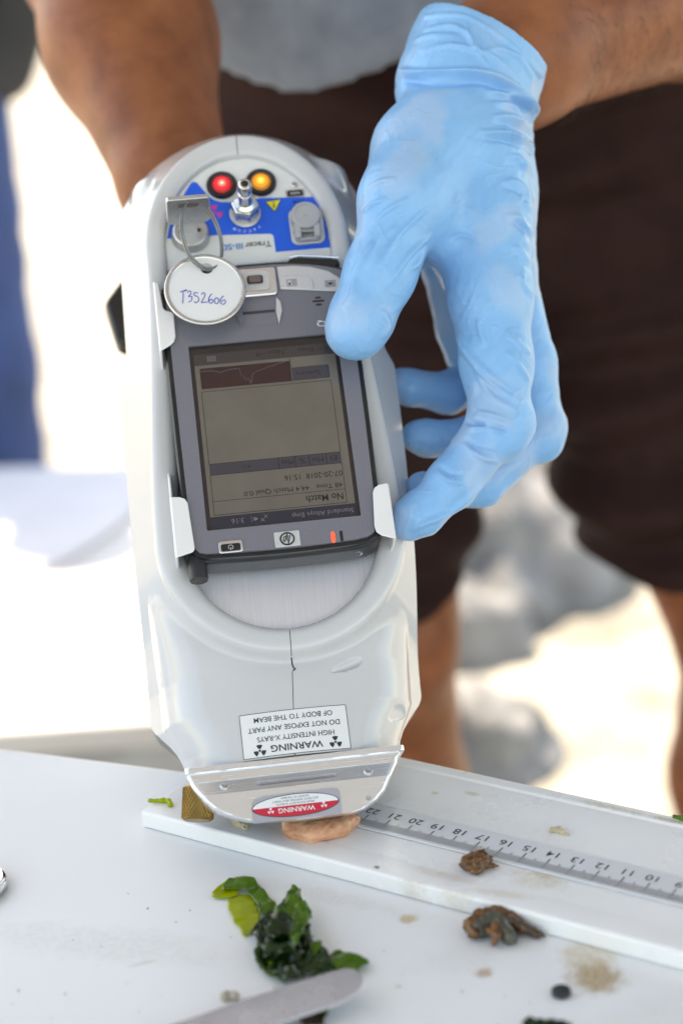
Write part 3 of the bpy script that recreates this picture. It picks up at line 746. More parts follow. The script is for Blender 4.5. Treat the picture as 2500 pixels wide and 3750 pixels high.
# knurled brass knob at the nose's side
kb = MB(); prf = [(5.4, -7), (6.2, -6.4), (6.2, 6.0), (5.4, 6.8), (.1, 6.8)]
kb.lathe(prf, (-46.2, -145.8, -33), (.14, 1, .05), n=40); knob = kb.build('brass_knob', M_brass, ana, angle=30)
kn = MB(); ax = Vector((.14, 1, .05)).normalized(); a_ = ax.orthogonal().normalized(); b2 = ax.cross(a_)
for i in range(26):
    for sg in (1, -1):
        kn.tube([Vector((-46.2, -145.8, -33)) + ax * h + (a_ * math.cos(i * .2417 + sg * h * .09) + b2 * math.sin(i * .2417 + sg * h * .09)) * 6.3 for h in np.linspace(-6, 6, 7)], .32, 4)
kn.build('knurling', M_brass, knob)
# pistol grip behind the housing, held by the bare hand
gp = MB(); gp.prism(rrect(-17, 15, 62, 104, 12, 6), -205, -100); gp.build('pistol_grip', M_black, ana, bevel=.004)
gb = MB(); gb.prism([(-70, 122), (-66, 99), (-58, 96), (20, 96), (24, 140), (-55, 141)], -119, -104); gb.build('strap_bracket', M_black, ana, bevel=.003)

# ------------------------------------------------------------------ key, split ring and tag
key = empty('key', MD @ Matrix.Translation((-.0257, .1002, -.0045))); tag(key, 'small steel key turned in the analyzer\'s key switch', 'key')
M_key = mat('key_steel', (.55, .55, .56), .32, metal=.9, var=.08, vscale=120, rvar=.1, bump=.05, bscale=600)
hp = [(-9.6, 10), (-9.3, 27.5), (-8.4, 28.6), (8.0, 28.6), (9.0, 27.6), (9.4, 11), (7.6, 8.6), (3, 7.0), (-3, 7.0), (-7.6, 8.0)]
def kf(x, y, z): return (x, z, y)
kh = MB(); kh.prism(hp, -1.1, 1.1, fn=kf)
kh.f = [tuple(reversed(f)) for f in kh.f]
head = kh.build('head', M_key, key, bevel=.0005)
kbld = MB(); kbld.prism([(-3.2, -3), (3.2, -3), (3.2, 7.5), (-3.2, 7.5)], -.9, .9, fn=kf); kbld.f = [tuple(reversed(f)) for f in kbld.f]; kbld.build('blade', M_key, key, bevel=.0003)
sl_ = MB(); sl_.prism(rrect(-4.6, 4.4, 22.2, 25.2, 1.2, 4), -1.16, 1.16, fn=kf); sl_.f = [tuple(reversed(f)) for f in sl_.f]; sl_.build('slot', mat('slot_shadow', (.10, .085, .075), .6), head)

tg = empty('key_tag', MD @ Matrix.Translation((-.0222, .0636, .0090)) @ Matrix.Rotation(rad(-3), 4, 'X') @ Matrix.Rotation(rad(2), 4, 'Y')); tag(tg, 'round white paper key tag with metal rim and blue handwriting', 'key tag')
R_ = 17.3; hole = (1.6, 10.2, 2.6)
NN = 64; vs = []; fs = []
# paper disc with a punched hole: fan of quads between the hole and the rim
for z in (-.35, .35):
    for i in range(NN):
        t = 2 * math.pi * i / NN; vs.append((hole[0] + hole[2] * math.cos(t), hole[1] + hole[2] * math.sin(t), z)); vs.append(((R_ - .6) * math.cos(t), (R_ - .6) * math.sin(t), z))
for i in range(NN):
    j = (i + 1) % NN; fs += [(2 * i + 1, 2 * j + 1, 2 * j, 2 * i)[::-1], (2 * NN + 2 * i, 2 * NN + 2 * i + 1, 2 * NN + 2 * j + 1, 2 * NN + 2 * j), (2 * i, 2 * NN + 2 * i, 2 * NN + 2 * j, 2 * j)]
MB().add(vs, fs).build('paper_disc', mat('tag_paper', (.72, .72, .735), .6, var=.015, vscale=40), tg)
MB().lathe([(R_ - 1.9, .4), (R_ - 1.5, .85), (R_ - .5, .95), (R_, .5), (R_, -.5), (R_ - .5, -.95), (R_ - 1.5, -.85), (R_ - 1.9, -.4), (R_ - 1.9, .4)], (0, 0, 0), n=72, caps=False).build('metal_rim', M_steel, tg, smooth='all')
strokes = [[(-10.6, -.4), (-7.6, .2), (-9.2, .0), (-9.6, -3), (-10.1, -6.0)], [(-7.6, -.9), (-6.4, -.2), (-6.2, -1.6), (-7.4, -2.9), (-6.0, -3.0), (-6.3, -4.9), (-7.6, -5.6)], [(-3.2, -1.6), (-4.6, -1.2), (-4.9, -2.5), (-3.5, -3.4), (-3.2, -5.0), (-4.4, -6.2), (-5.3, -5.6)],
           [(-1.9, -2.4), (-.9, -1.5), (-.3, -2.4), (-1.2, -4.6), (-2.2, -6.3), (-.6, -6.2), (.4, -6.4)], [(2.5, -2.4), (1.2, -4.2), (.9, -6.2), (1.9, -7.0), (2.7, -6.0), (2.1, -5.0), (1.1, -5.8)], [(4.4, -4.4), (3.4, -5.4), (3.5, -7.0), (4.5, -7.3), (5.2, -6.0), (4.8, -4.7), (4.1, -4.6)], [(7.3, -3.8), (6.1, -5.2), (5.8, -7.0), (6.9, -7.9), (8.0, -6.9), (7.5, -5.8), (6.3, -6.6)]]
b_ = MB()
for s_ in strokes: b_.tube(spline([(x, y, .42) for x, y in s_], 6), .2, 5)
b_.build('handwriting', M_pen, tg)
# split ring: two close coils through the key's slot and the tag's hole
cr = lambda a, b, d: Vector((a, b, d))
loop = spline([cr(-24.6, 100.6, 20.5), cr(-28.6, 95.0, 21.0), cr(-30.0, 86.0, 19.5), cr(-28.0, 77.5, 15.0), cr(-23.2, 73.3, 10.8), cr(-19.0, 73.0, 8.6), cr(-15.0, 77.0, 7.0), cr(-13.6, 84.0, 7.0), cr(-14.4, 92.0, 10.0), cr(-18.6, 98.8, 16.0)], 8, True)
b_ = MB(); b_.tube(loop, .46, 8, closed=True); b_.tube([p + Vector((.75, .55, .5)) for p in loop], .46, 8, closed=True)
sr = b_.build('split_ring', mat('ring_wire', (.22, .22, .22), .35, metal=.9), tg, smooth='all'); sr.matrix_parent_inverse = tg.matrix_world.inverted() @ MD
bpy.context.view_layer.update()
sr.matrix_parent_inverse = tg.matrix_world.inverted() @ MD
# ------------------------------------------------------------------ pocket computer clipped to the analyzer
pda = empty('pocket_computer', MD); tag(pda, 'silver grey pocket computer with dark screen clipped onto the analyzer', 'pocket computer')
def holed(name, outer, holes, z0, z1, m, parent, bevel=0):
    cu = bpy.data.curves.new('c', 'CURVE'); cu.dimensions = '2D'; cu.fill_mode = 'BOTH'; cu.extrude = (z1 - z0) / 2000
    for P in [outer] + holes:
        s = cu.splines.new('POLY'); s.points.add(len(P) - 1); s.use_cyclic_u = True
        for i, (x, y) in enumerate(P): s.points[i].co = (x / 1000, y / 1000, 0, 1)
    o = bpy.data.objects.new('c', cu); C.objects.link(o)
    dg = bpy.context.evaluated_depsgraph_get(); dg.update(); me = bpy.data.meshes.new_from_object(o.evaluated_get(dg))
    V = [(v.co.x, v.co.y, v.co.z + (z0 + z1) / 2000) for v in me.vertices]; F = [tuple(p.vertices) for p in me.polygons]
    bpy.data.objects.remove(o); bpy.data.curves.remove(cu); bpy.data.meshes.remove(me)
    return link(name, V, F, m, parent, bevel=bevel, smooth=bool(bevel))
def outline(g=0.0):
    P = []
    for x in np.linspace(38.9 + g, -39.4 - g, 30):
        u = (x + .25) / 39.2; P.append((x, 77.6 + g - 6.2 * abs(u) ** 2.6 - (2.2 if abs(u) > .995 else 0)))
    P += [(-39.6 - g, 60), (-39.2 - g, 0), (-38.6 - g, -44), (-38.0 - g, -48.2), (-36.2 - g * .7, -51 - g * .7), (-33, -52 - g)]
    P += [(x, -52.0 - g - 1.0 * (1 - ((x) / 33) ** 2)) for x in np.linspace(-28, 28, 9)]
    P += [(33, -51.6 - g), (36 + g * .7, -50 - g * .7), (37.6 + g, -47), (38.2 + g, -42), (38.9 + g, 0), (39.2 + g, 60)]
    return P
MB().prism(outline(2.3), -18.5, -2.8).build('back_shell', M_rubber, pda, bevel=.0022, seg=3)
holed('side_band', outline(1.3), [rrect(-33.5, 33.4, -43.6, 43.4, 1, 2)], -4.0, -.25, M_black, pda, bevel=.0008)
win = rrect(-31.7, 31.6, -41.9, 41.7, .5, 2)
face = holed('faceplate', outline(-.35), [win], -.6, 1.1, M_silver, pda, bevel=.0007)
M_lcd = mat('lcd', (.40, .335, .275), .55, var=.10, vscale=40)
M_bar = mat('lcd_bar', (.035, .032, .075), .5); M_mar = mat('lcd_maroon', (.085, .012, .013), .5); M_head = mat('lcd_header', (.12, .10, .14), .5)
M_tx = mat('lcd_text', (.022, .016, .016), .6); M_tl = mat('lcd_text_pale', (.42, .40, .44), .6); M_menu = mat('lcd_menu', (.12, .085, .085), .5)
M_edge = mat('lcd_edge', (.045, .022, .024), .5)
scr = MB().box(-31.7, 31.6, -41.9, 41.7, -2.6, -1.6).build('screen', M_edge, pda)
b_ = MB(); b_.box(-29.9, 30.0, -40.6, 38.6, -1.6, -1.5); b_.build('display', M_lcd, scr)
def bars(name, L, m, d=-1.4):
    b = MB()
    for x0, x1, y0, y1 in L: b.add([(x0, y0, d), (x1, y0, d), (x1, y1, d), (x0, y1, d)], [(0, 1, 2, 3)])
    return b.build(name, m, scr, smooth=False)
bars('title_bar', [(-29.9, 30, -40.6, -35.3)], M_bar); bars('menu_bar', [(-29.9, 30, 33.4, 38.6)], M_menu)
bars('spectrum_window', [(-27.9, 10.4, 22.4, 32.0)], M_mar); bars('table_header', [(-28.1, 26.7, -16.9, -11.9)], M_head); bars('spectra_button', [(11.0, 26.4, 22.6, 28.4)], M_head)
def rect_lines(x0, x1, y0, y1, w_=.22): return [(x0, x1, y0 - w_ / 2, y0 + w_ / 2), (x0, x1, y1 - w_ / 2, y1 + w_ / 2), (x0 - w_ / 2, x0 + w_ / 2, y0, y1), (x1 - w_ / 2, x1 + w_ / 2, y0, y1)]
bars('rule_lines', rect_lines(-28.1, 26.7, -11.9, 21.1) + rect_lines(-28.1, 26.7, -34.6, -16.9) + [(-28.1, 26.7, -28.7, -28.5)] + [(x - .15, x + .15, -16.9, -11.9) for x in (20.6, 13.4, 7.6, .6)] + rect_lines(11.0, 26.4, 22.6, 28.4) + [(10.3, 10.6, 22, 33)], M_tx, -1.3)
dz = -1.25
def word(tx, cx, cv, wd, ht, m=M_tx, **k):
    q = MB(); fit(q, tx, cx, cv, wd, ht, dz, **k); q.build('lettering', m, scr, smooth=False)
word('No Match', 17.8, -31.6, 15.4, 3.0, bold=.01); word('48 Time   44.4 Match Qual 0.0', 5.4, -26.4, 41, 2.5); word('07-20-2018  15:16', 14.3, -21.4, 24, 2.4)
for tx, x, wd, ht in (('El', 23.6, 2.6, 2.2), ('Min', 17, 4.6, 2.2), ('%', 10.5, 2.4, 2.2), ('Max', 4.2, 5.0, 2.2), ('+/-', -13, 4.0, 2.2)): word(tx, x, -14.4, wd, ht)
word('Spectra', 17.6, 25.6, 10.5, 2.4); word('Next', 4.8, 36.4, 7.0, 2.3); word('Prev', 17.6, 36.4, 6.6, 2.3)
for x, sg in ((-1.6, -1), (25.0, 1)):
    q = MB(); q.tube([(x - 2 * sg, 36.2, dz), (x + 2 * sg, 36.2, dz)], .16, 4); q.tube([(x + .6 * sg, 37.6, dz), (x + 2 * sg, 36.2, dz), (x + .6 * sg, 34.9, dz)], .16, 4); q.build('arrow', M_tx, scr, smooth=False)
b_ = MB()
for i in range(4):
    for j in range(3): b_.add([(-24.3 + i * 1.0, 34.9 + j * .9, dz), (-23.6 + i * 1.0, 34.9 + j * .9, dz), (-23.6 + i, 35.5 + j * .9, dz), (-24.3 + i, 35.5 + j * .9, dz)], [(0, 1, 2, 3)])
b_.build('keyboard_icon', M_tl, scr, smooth=False)
word('Standard Alloys Emp', 16.2, -37.9, 25.5, 2.6, M_tl); word('3:16', -18.8, -38.0, 5.2, 2.2, M_tl)
b_ = MB()
b_.add([(-12.2, -38.8, dz), (-10.6, -38.2, dz), (-10.6, -37.6, dz), (-12.2, -37.0, dz)], [(0, 1, 2, 3)]); b_.tube([(-13.2, -39.2, dz), (-12.9, -37.9, dz), (-13.2, -36.7, dz)], .14, 4); b_.build('speaker_icon', M_tl, scr, smooth=False)
b_ = MB()
for x, y in ((-8.6, -38.6), (-7.2, -37.2)): b_.tube([(x - .7, y - .7, dz), (x + .7, y + .7, dz)], .16, 4); b_.tube([(x - .7, y + .7, dz), (x + .7, y - .7, dz)], .16, 4)
b_.build('link_icon', M_tl, scr, smooth=False)
rs_ = random.Random(5)
sp_ = [(-27.6, 30.6)]
for x in np.arange(-27, 10, .45):
    base = 30.4 if x < -11 else 27.2 + 4.6 * min(1, max(0, (x + 6) / 15.0)) ** .7
    pk = 6.0 * math.exp(-((x + 7.0) / .55) ** 2) + 2.6 * math.exp(-((x + 8.8) / .9) ** 2) + .9 * math.exp(-((x + 19) / 2.0) ** 2)
    sp_.append((float(x), max(23.2, base + .25 * rs_.uniform(-1, 1) - pk)))
MB().tube([(x, y, dz) for x, y in sp_], .11, 4).build('spectrum_trace', M_tl, scr, smooth=False); MB().tube([(-27.9, 32.0, dz), (10.4, 32.0, dz), (10.4, 22.6, dz)], .1, 4).build('spectrum_frame', M_tl, scr, smooth=False)
M_pane = glass_sheet('screen_glass', (.93, .92, .91), .03, 1.3)
MB().add([(-31.6, -41.8, .05), (31.5, -41.8, .05), (31.5, 41.6, .05), (-31.6, 41.6, .05)], [(0, 1, 2, 3)]).build('screen_glass', M_pane, pda, smooth=False)
# keys along the upper edge
for sg in (1, -1):
    fx = (lambda x: x) if sg > 0 else (lambda x: -x - .6)
    bt = MB().prism([(fx(x), v) for x, v in [(9.6, 75.6), (9.9, 64.6), (24, 62.6), (37.2, 60.6), (37.6, 64), (35.6, 68), (31.5, 71.4), (24, 74.2), (17, 75.4)]], 1.0, 2.0).build('key_bar', M_silver_l, pda, bevel=.0005)
    k1 = MB().prism([(fx(x), v) for x, v in [(9.9, 70.4), (10.2, 64.9), (23.8, 63.0), (24.4, 64.4), (24.0, 67.4), (22.2, 69.6), (19.6, 70.3)]], 2.0, 2.5).build('shortcut_key', M_silver_l, bt, bevel=.0003)
    ic = MB(); ox = fx(15.2); 
    for q in rect_lines(ox - 2.0, ox + 2.0, 65.4, 68.3, .2): ic.box(q[0], q[1], q[2], q[3], 2.5, 2.58)
    for y in (66.0, 66.7, 67.4): ic.box(ox - .1, ox + 1.6, y, y + .25, 2.5, 2.58)
    ic.box(ox - 1.5, ox - .5, 65.9, 66.9, 2.5, 2.58); ic.build('icon', M_ink, k1, smooth=False)
    ic = MB(); ox = fx(31.6)
    for x in np.linspace(-2.1, 2.1, 6): ic.box(ox + x - .09, ox + x + .09, 63.6, 66.4, 2.0, 2.08)
    for y in np.linspace(63.6, 66.4, 4): ic.box(ox - 2.1, ox + 2.1, y - .09, y + .09, 2.0, 2.1)
    ic.box(ox - .8, ox + .8, 64.6, 65.4, 2.0, 2.09); ic.build('icon', M_ink, bt, smooth=False)
jp = MB().prism(rrect(-18.6, 8.9, 62.0, 75.6, 2.0, 4), 1.0, 2.6).build('joystick_plate', M_chrome, pda, bevel=.0008)
MB().prism(rrect(-15.4, 5.8, 64.4, 73.8, 1.6, 4), 2.6, 3.0).build('inner_plate', M_silver_l, jp, bevel=.0004)
MB().prism(rrect(-3.8, 3.0, 67.4, 71.4, 1.0, 4), 3.0, 3.9).build('joystick', M_black, jp, bevel=.0005)
MB().prism(rrect(-3.0, 2.2, 67.9, 70.9, .8, 4), 3.9, 4.3).build('joystick_cap', mat('joy_cap', (.20, .15, .15), .25, metal=.5), jp, bevel=.0003)
# sliding sensor bar under the joystick
M_silver_d = mat('pda_silver_dark', (.20, .20, .24), .42, metal=.35, var=.08, vscale=1500)
sb = MB().prism([(-9.2, 60.6), (8.6, 60.6), (7.4, 48.6), (-7.6, 48.6)], 1.05, 1.35).build('sensor_bar', M_silver_d, pda, bevel=.0002)
for sg in (1, -1):
    MB().prism([(sg * 8.0 - .3, 61.2), (sg * 9.8 - .3, 58.6), (sg * 10.0 - .3, 54.5), (sg * 7.9 - .3, 47.6), (sg * 7.2 - .3, 54)], 1.3, 2.1).build('ridge', M_silver_l if sg > 0 else M_silver, sb, bevel=.0004)
MB().box(-7.2, 6.6, 54.1, 55.4, 1.36, 1.45).build('slit', M_inkg, sb)
b_ = MB()
for v, h_ in ((55.9, 1.3), (57.6, 2.6), (59.2, 1.3)): b_.prism(rrect(25.6 - h_, 25.6 + h_, v - .45, v + .45, .4, 3), 1.1, 1.22)
b_.build('speaker_slots', M_black, pda)
b_ = MB(); fit(b_, 'iPAQ', 29.4, 46.9, 11.4, 3.0, 1.2, bold=.004); b_.build('lettering', M_white, pda, smooth=False)
# lower edge: power key, emblem, lamps
pw = MB().prism(rrect(-27.8, -18.0, -52.4, -47.2, 1.2, 4), 1.0, 1.7).build('power_key', M_chrome, pda, bevel=.0004)
MB().prism(rrect(-26.9, -18.9, -51.7, -48.6, .8, 3), 1.7, 1.95).build('power_cap', M_black, pw, bevel=.0003)
b_ = MB(); b_.tube([(-22.9 + .95 * math.cos(t), -50.2 + .95 * math.sin(t), 2.0) for t in np.linspace(rad(-60), rad(240), 16)], .14, 5); b_.tube([(-22.9, -50.3, 2.0), (-22.9, -51.4, 2.0)], .14, 5); b_.build('power_symbol', M_silver_l, pw)
em = MB().prism(rrect(-4.9, 5.5, -52.2, -45.6, .5, 3), 1.05, 1.55).build('emblem', M_silver_l, pda, bevel=.0003)
b_ = MB(); b_.tube([(.3 + 2.75 * math.cos(t), -48.9 + 2.55 * math.sin(t), 1.62) for t in np.linspace(0, 2 * math.pi, 33)[:-1]], .36, 6, closed=True)
def hpc(x, y): return (.3 - x, -48.9 - y, 1.62)
b_.tube([hpc(-.1, 2.5), hpc(-1.3, -1.4)], .26, 5); b_.tube([hpc(-.72, .6), hpc(-.2, .95), hpc(.1, .5), hpc(-.45, -1.4)], .24, 5)
b_.tube([hpc(1.0, 1.0), hpc(-.3, -2.6)], .26, 5); b_.tube([hpc(.9, 1.05), hpc(1.7, .9), hpc(1.3, -.9), hpc(.55, -1.1)], .24, 5)
b_.build('logo', M_ink, em)
b_ = MB().prism(rrect(18.2, 19.7, -52.4, -47.8, .6, 3), .9, 1.3).build('charge_lamp', mat('lamp_red_bar', (.75, .05, .03), .3, emit=(1, .06, .03), estr=.6), pda)
MB().prism(rrect(21.8, 23.0, -52.2, -47.6, .5, 3), .9, 1.25).build('status_lamp', M_black, pda)
# stylus silo, card slot and jack on the lower end
sty = MB(); sty.lathe([(3.3, 0), (3.9, .8), (3.9, 10.5), (3.4, 11.3), (.1, 11.3)], (-37.0, -49.5, -6.5), (0, -1, 0), n=24); sty.build('stylus', M_rubber, pda, angle=30)
MB().box(-30, 30, -53.9, -52.0, -14.5, -6.5).build('end_strip', mat('end_strip', (.10, .10, .115), .45), pda, bevel=.0006)
MB().box(-15, 8, -54.15, -53.7, -11.5, -9.0).build('card_slot', M_black, pda, bevel=.0002)
jk = MB().lathe([(3.4, 0), (3.4, .6), (2.6, .8), (2.3, -1.5)], (27.8, -53.8, -10.3), (0, -1, 0), n=24, caps=False).build('jack_rim', M_chrome, pda)
MB().lathe([(2.4, -.6), (.02, -.6)], (27.8, -53.8, -10.3), (0, -1, 0), n=20, caps=False).build('jack_hole', M_black, pda)
MB().box(-12, 22, 76.4, 79.4, -16, -3).build('antenna_cap', M_black, pda, bevel=.0012)
MB().prism([(14, 78.0), (15.5, 80.8), (20, 81.4), (37, 78.6), (37.6, 76), (34, 74)], -14, -1.5).build('top_cover', M_black, pda, bevel=.001)
MB().tube([(15.6, 80.9, -1.2), (20, 81.6, -1.2), (28, 80.4, -1.2), (37, 78.8, -1.2)], .55, 8).build('cover_trim', M_chrome, pda)

# the bent metal clips that hold it (they belong to the analyzer)
def clip(name, side, lip, sx, sgn):
    """side: outline (v, d) of the upright; lip: outline (x, v) of the tongue over the face"""
    b = MB()
    b.prism(side, sx - .6, sx + .6, fn=lambda v, d, x: (x, v, d))
    b.prism(lip, 2.0, 3.1)
    o = b.build(name, M_clip, ana, bevel=.0005, seg=2); return o
clip('clip', [(-9.5, -21), (-11, -9), (-14, -5.5), (-24.5, -2.0), (-26.5, 2.5), (-52.6, 2.6), (-53, -4), (-50, -21)], [(-45.2, -26.2), (-41.5, -26.6), (-39.4, -27.6), (-38.4, -29.6), (-37.4, -49.2), (-37.8, -50.6), (-39, -51.2), (-45.0, -52.6)], -45.0, -1)
clip('clip', [(33, -21), (36, -12), (38.6, -4), (40.0, 2.5), (73, 2.6), (74.5, -2), (74, -21)], [(-43.6, 40.0), (-42.2, 40.6), (-39.2, 42.2), (-37.6, 43.6), (-36.6, 46), (-36.4, 56.6), (-37.2, 57.8), (-39.6, 58.6), (-40.6, 60), (-41.6, 72), (-43.6, 73)], -43.4, -1)
clip('clip', [(-26, -21), (-29.4, -3), (-29.6, 2.5), (-53.6, 2.6), (-54.4, -4), (-52, -21)], [(44.0, -29.4), (40.2, -29.8), (38.2, -31.0), (37.4, -33.0), (36.2, -47.6), (36.6, -50.2), (38.6, -52.0), (43.8, -54.0)], 43.8, 1)
# ------------------------------------------------------------------ the man behind the table
man = empty('person', loc=(.11, 1.32, GZ)); tag(man, 'person in grey shirt and brown shorts, one gloved hand holding the analyzer', 'person')
MANI = Matrix.Translation((-.11, -1.32, -GZ))
M_skin = mat('skin_tanned', (.255, .080, .034), .48, spec=.25, var=.30, vscale=38, bump=.25, bscale=350, sss=.12, col2=(.33, .115, .052), bdist=.0006)
M_shirt = mat('heather_shirt', (.215, .25, .31), .9, var=.12, vscale=45, bump=.4, bscale=600, col2=(.27, .31, .37))
M_short = mat('brown_shorts', (.028, .0125, .0115), .85, spec=.15, var=.10, vscale=30, bump=.3, bscale=500, col2=(.036, .0165, .015))
def a3(px, py, d): return np.array(at(px, py, d))
# --- body: legs, trunk, both arms, neck and head as one surface
hipR, hipL = np.array((.015, 1.34, .12)), np.array((.225, 1.34, .12))
kneeR, kneeL = a3(1390, 2330, 1.30), a3(2760, 2330, 1.33)
ankR, ankL = np.array((kneeR[0] + .02, 1.38, -.66)), np.array((kneeL[0] + .03, 1.40, -.66))
shR, shL = np.array((-.20, 1.16, .60)), np.array((.30, 1.19, .61))
wrR = a3(640, 660, .89); elR = a3(360, -220, 1.00); elR2 = elR + np.array((-.03, .02, .05))
wrL = a3(1740, 300, .80); arL = a3(1870, 215, .82); elL = a3(2870, -170, 1.00)
f_ = Field((-.42, .70, -.76), (.56, 1.60, 1.00), .0056)
k = .02
f_.chain([hipR, (hipR + kneeR) / 2, kneeR], [.088, .080, .056], .03); f_.chain([hipL, (hipL + kneeL) / 2, kneeL], [.088, .080, .056], .03)
for kn, an in ((kneeR, ankR), (kneeL, ankL)):
    md = kn * .68 + an * .32 + np.array((0, .022, 0)); f_.chain([kn, md, an], [.053, .056, .036], .02)
    f_.chain([an + np.array((0, .02, -.03)), an + np.array((0, -.09, -.058)), an + np.array((0, -.17, -.066))], [.036, .03, .022], .02)
pel = np.array((.12, 1.33, .17)); bel = np.array((.075, 1.27, .33)); che = np.array((.055, 1.20, .52))
for dx in (-.05, .05):
    o_ = np.array((dx, 0, 0)); f_.chain([pel + o_, bel + o_ * .9, che + o_ * 1.3, che + o_ * 1.2 + np.array((0, -.01, .09))], [.098, .085, .105, .085], .05)
f_.chain([shR, che + np.array((-.06, 0, .06))], [.058, .09], .05); f_.chain([shL, che + np.array((.06, 0, .06))], [.058, .09], .05)
nk = che + np.array((0, -.03, .17)); hd = nk + np.array((0, -.045, .13))
f_.chain([che + np.array((0, 0, .08)), nk, hd], [.07, .055, .055], .03)
f_.chain([hd + np.array((0, .02, .03)), hd + np.array((0, -.015, -.035))], [.092, .070], .03); f_.cone(hd + np.array((0, -.095, -.0)), hd + np.array((0, -.10, -.025)), .010, .014, .012)
for sx in (-1, 1): f_.cone(hd + np.array((sx * .088, 0, .01)), hd + np.array((sx * .092, .01, -.025)), .014, .010, .008)
f_.chain([shR, elR], [.054, .047], .02); f_.chain([elR, elR * .55 + wrR * .45, wrR], [.046, .0440, .0275], .02)
f_.chain([shL, elL], [.054, .046], .02); f_.chain([elL, elL * .62 + arL * .38, arL, wrL], [.046, .0425, .0300, .0255], .02)
# the right hand round the pistol grip: palm, four curled fingers, thumb
Z_ = lambda x, v, d: np.array(devpt(x, v, d))
pmA, pmB = Z_(-20, 122, -135), Z_(-2, 116, -180)
f_.chain([wrR, pmA], [.0275, .024], .012); f_.chain([pmA, pmB], [.024, .019], .012)
for i, dd in enumerate((-122, -141, -160, -178)):
    r_ = .0105 - .0006 * i
    f_.chain([Z_(-26, 112, dd), Z_(-29, 88, dd + 2), Z_(-22, 62, dd + 3), Z_(0, 56, dd + 2), Z_(12, 58, dd)], [r_ * 1.1, r_, r_ * .95, r_ * .9, r_ * .8], .004)
f_.chain([Z_(-8, 122, -140), Z_(20, 108, -128), Z_(24, 84, -120), Z_(22, 68, -118)], [.016, .013, .0115, .009], .006)
V, Q = f_.mesh(3)
bodyV = V.copy(); bodyQ = Q
V = V - np.array((.11, 1.32, GZ))
qmesh('body', V, Q, M_skin, man)

# --- hair of the left forearm
hN = normals(bodyV, bodyQ)
ax_ = elL - arL; axL = np.linalg.norm(ax_); ax_ = ax_ / axL
t_ = (bodyV - arL) @ ax_; rad_ = np.linalg.norm(bodyV - arL - t_[:, None] * ax_, axis=1)
cand = np.where((t_ > .012) & (t_ < .16) & (rad_ < .055) & (hN @ np.array(FW) < .15))[0]
rsd = np.random.RandomState(4); pick = rsd.choice(cand, min(760, len(cand)), replace=False)
hb = MB(1)
for i in pick:
    p = bodyV[i] + rsd.normal(size=3) * .0015; nn = hN[i]
    dr = -ax_ * .35 + np.array(UP) * -.75 + rsd.normal(size=3) * .35; dr = dr - nn * (dr @ nn); dr = dr / np.linalg.norm(dr)
    L = rsd.uniform(.005, .011); q = [p - nn * .0006, p + dr * L * .4 + nn * L * .22, p + dr * L * .8 + nn * L * .25 + np.array(UP) * -.0008, p + dr * L + nn * L * .15]
    hb.tube([Vector(x - np.array((.11, 1.32, GZ))) for x in q], .00009, 3, taper=[1, .9, .6, .2])
tag(hb.build('arm_hair', mat('arm_hair', (.03, .018, .012), .6), man, smooth='all'), kind='stuff')
# head hair
f_ = Field(hd - .14, hd + .16, .005); f_.chain([hd + np.array((0, .03, .045)), hd + np.array((0, .0, .05))], [.092, .088], .02)
gx, gy, gz = f_.grid(); f_.F = np.maximum(f_.F, -(gz - (hd[2] + .02) + (gy - hd[1]) * .9)); V, Q = f_.mesh(1)
qmesh('hair', V - np.array((.11, 1.32, GZ)), Q, mat('hair_dark', (.02, .014, .01), .6, bump=.5, bscale=200), man)

# --- shirt: hangs open at the hem
f_ = Field((-.36, .92, .18), (.48, 1.52, .78), .0055)
bq = np.array((.03, 1.18, .22))
f_.chain([bq, np.array((.04, 1.19, .36)), che + np.array((0, -.01, 0)), che + np.array((0, 0, .08))], [.135, .150, .155, .12], .05, flat=((0, 1, 0), .80))
for s_, e_ in ((shR, elR), (shL, elL)): f_.chain([che * .4 + s_ * .6, s_, s_ * .45 + e_ * .55], [.09, .075, .070], .04)
gx, gy, gz = f_.grid()
hem = .252 + 1.9 * np.maximum(-(gx + .013), 0) ** 1.6 + 1.0 * np.maximum(gx + .013, 0) ** 1.5 + (gy - 1.06) * .18
sol = f_.F.copy(); f_.F = np.maximum(np.maximum(sol, -(sol + .012)), hem - gz)
for s_, e_ in ((shR, elR), (shL, elL)):
    c_ = s_ * .5 + e_ * .5; n_ = (e_ - s_) / np.linalg.norm(e_ - s_)
    side = ((gx - c_[0]) * n_[0] + (gy - c_[1]) * n_[1] + (gz - c_[2]) * n_[2]); f_.F = np.maximum(f_.F, np.where(np.abs(gx - che[0]) > .16, side, -1))
V, Q = f_.mesh(2); N_ = normals(V, Q)
V = V + N_ * (fnoise(V * np.array((1, 1, .45)), 6, 2) * .0045 * np.clip((.5 - V[:, 2]) / .2, .2, 1))[:, None]
qmesh('shirt', V - np.array((.11, 1.32, GZ)), Q, M_shirt, man)

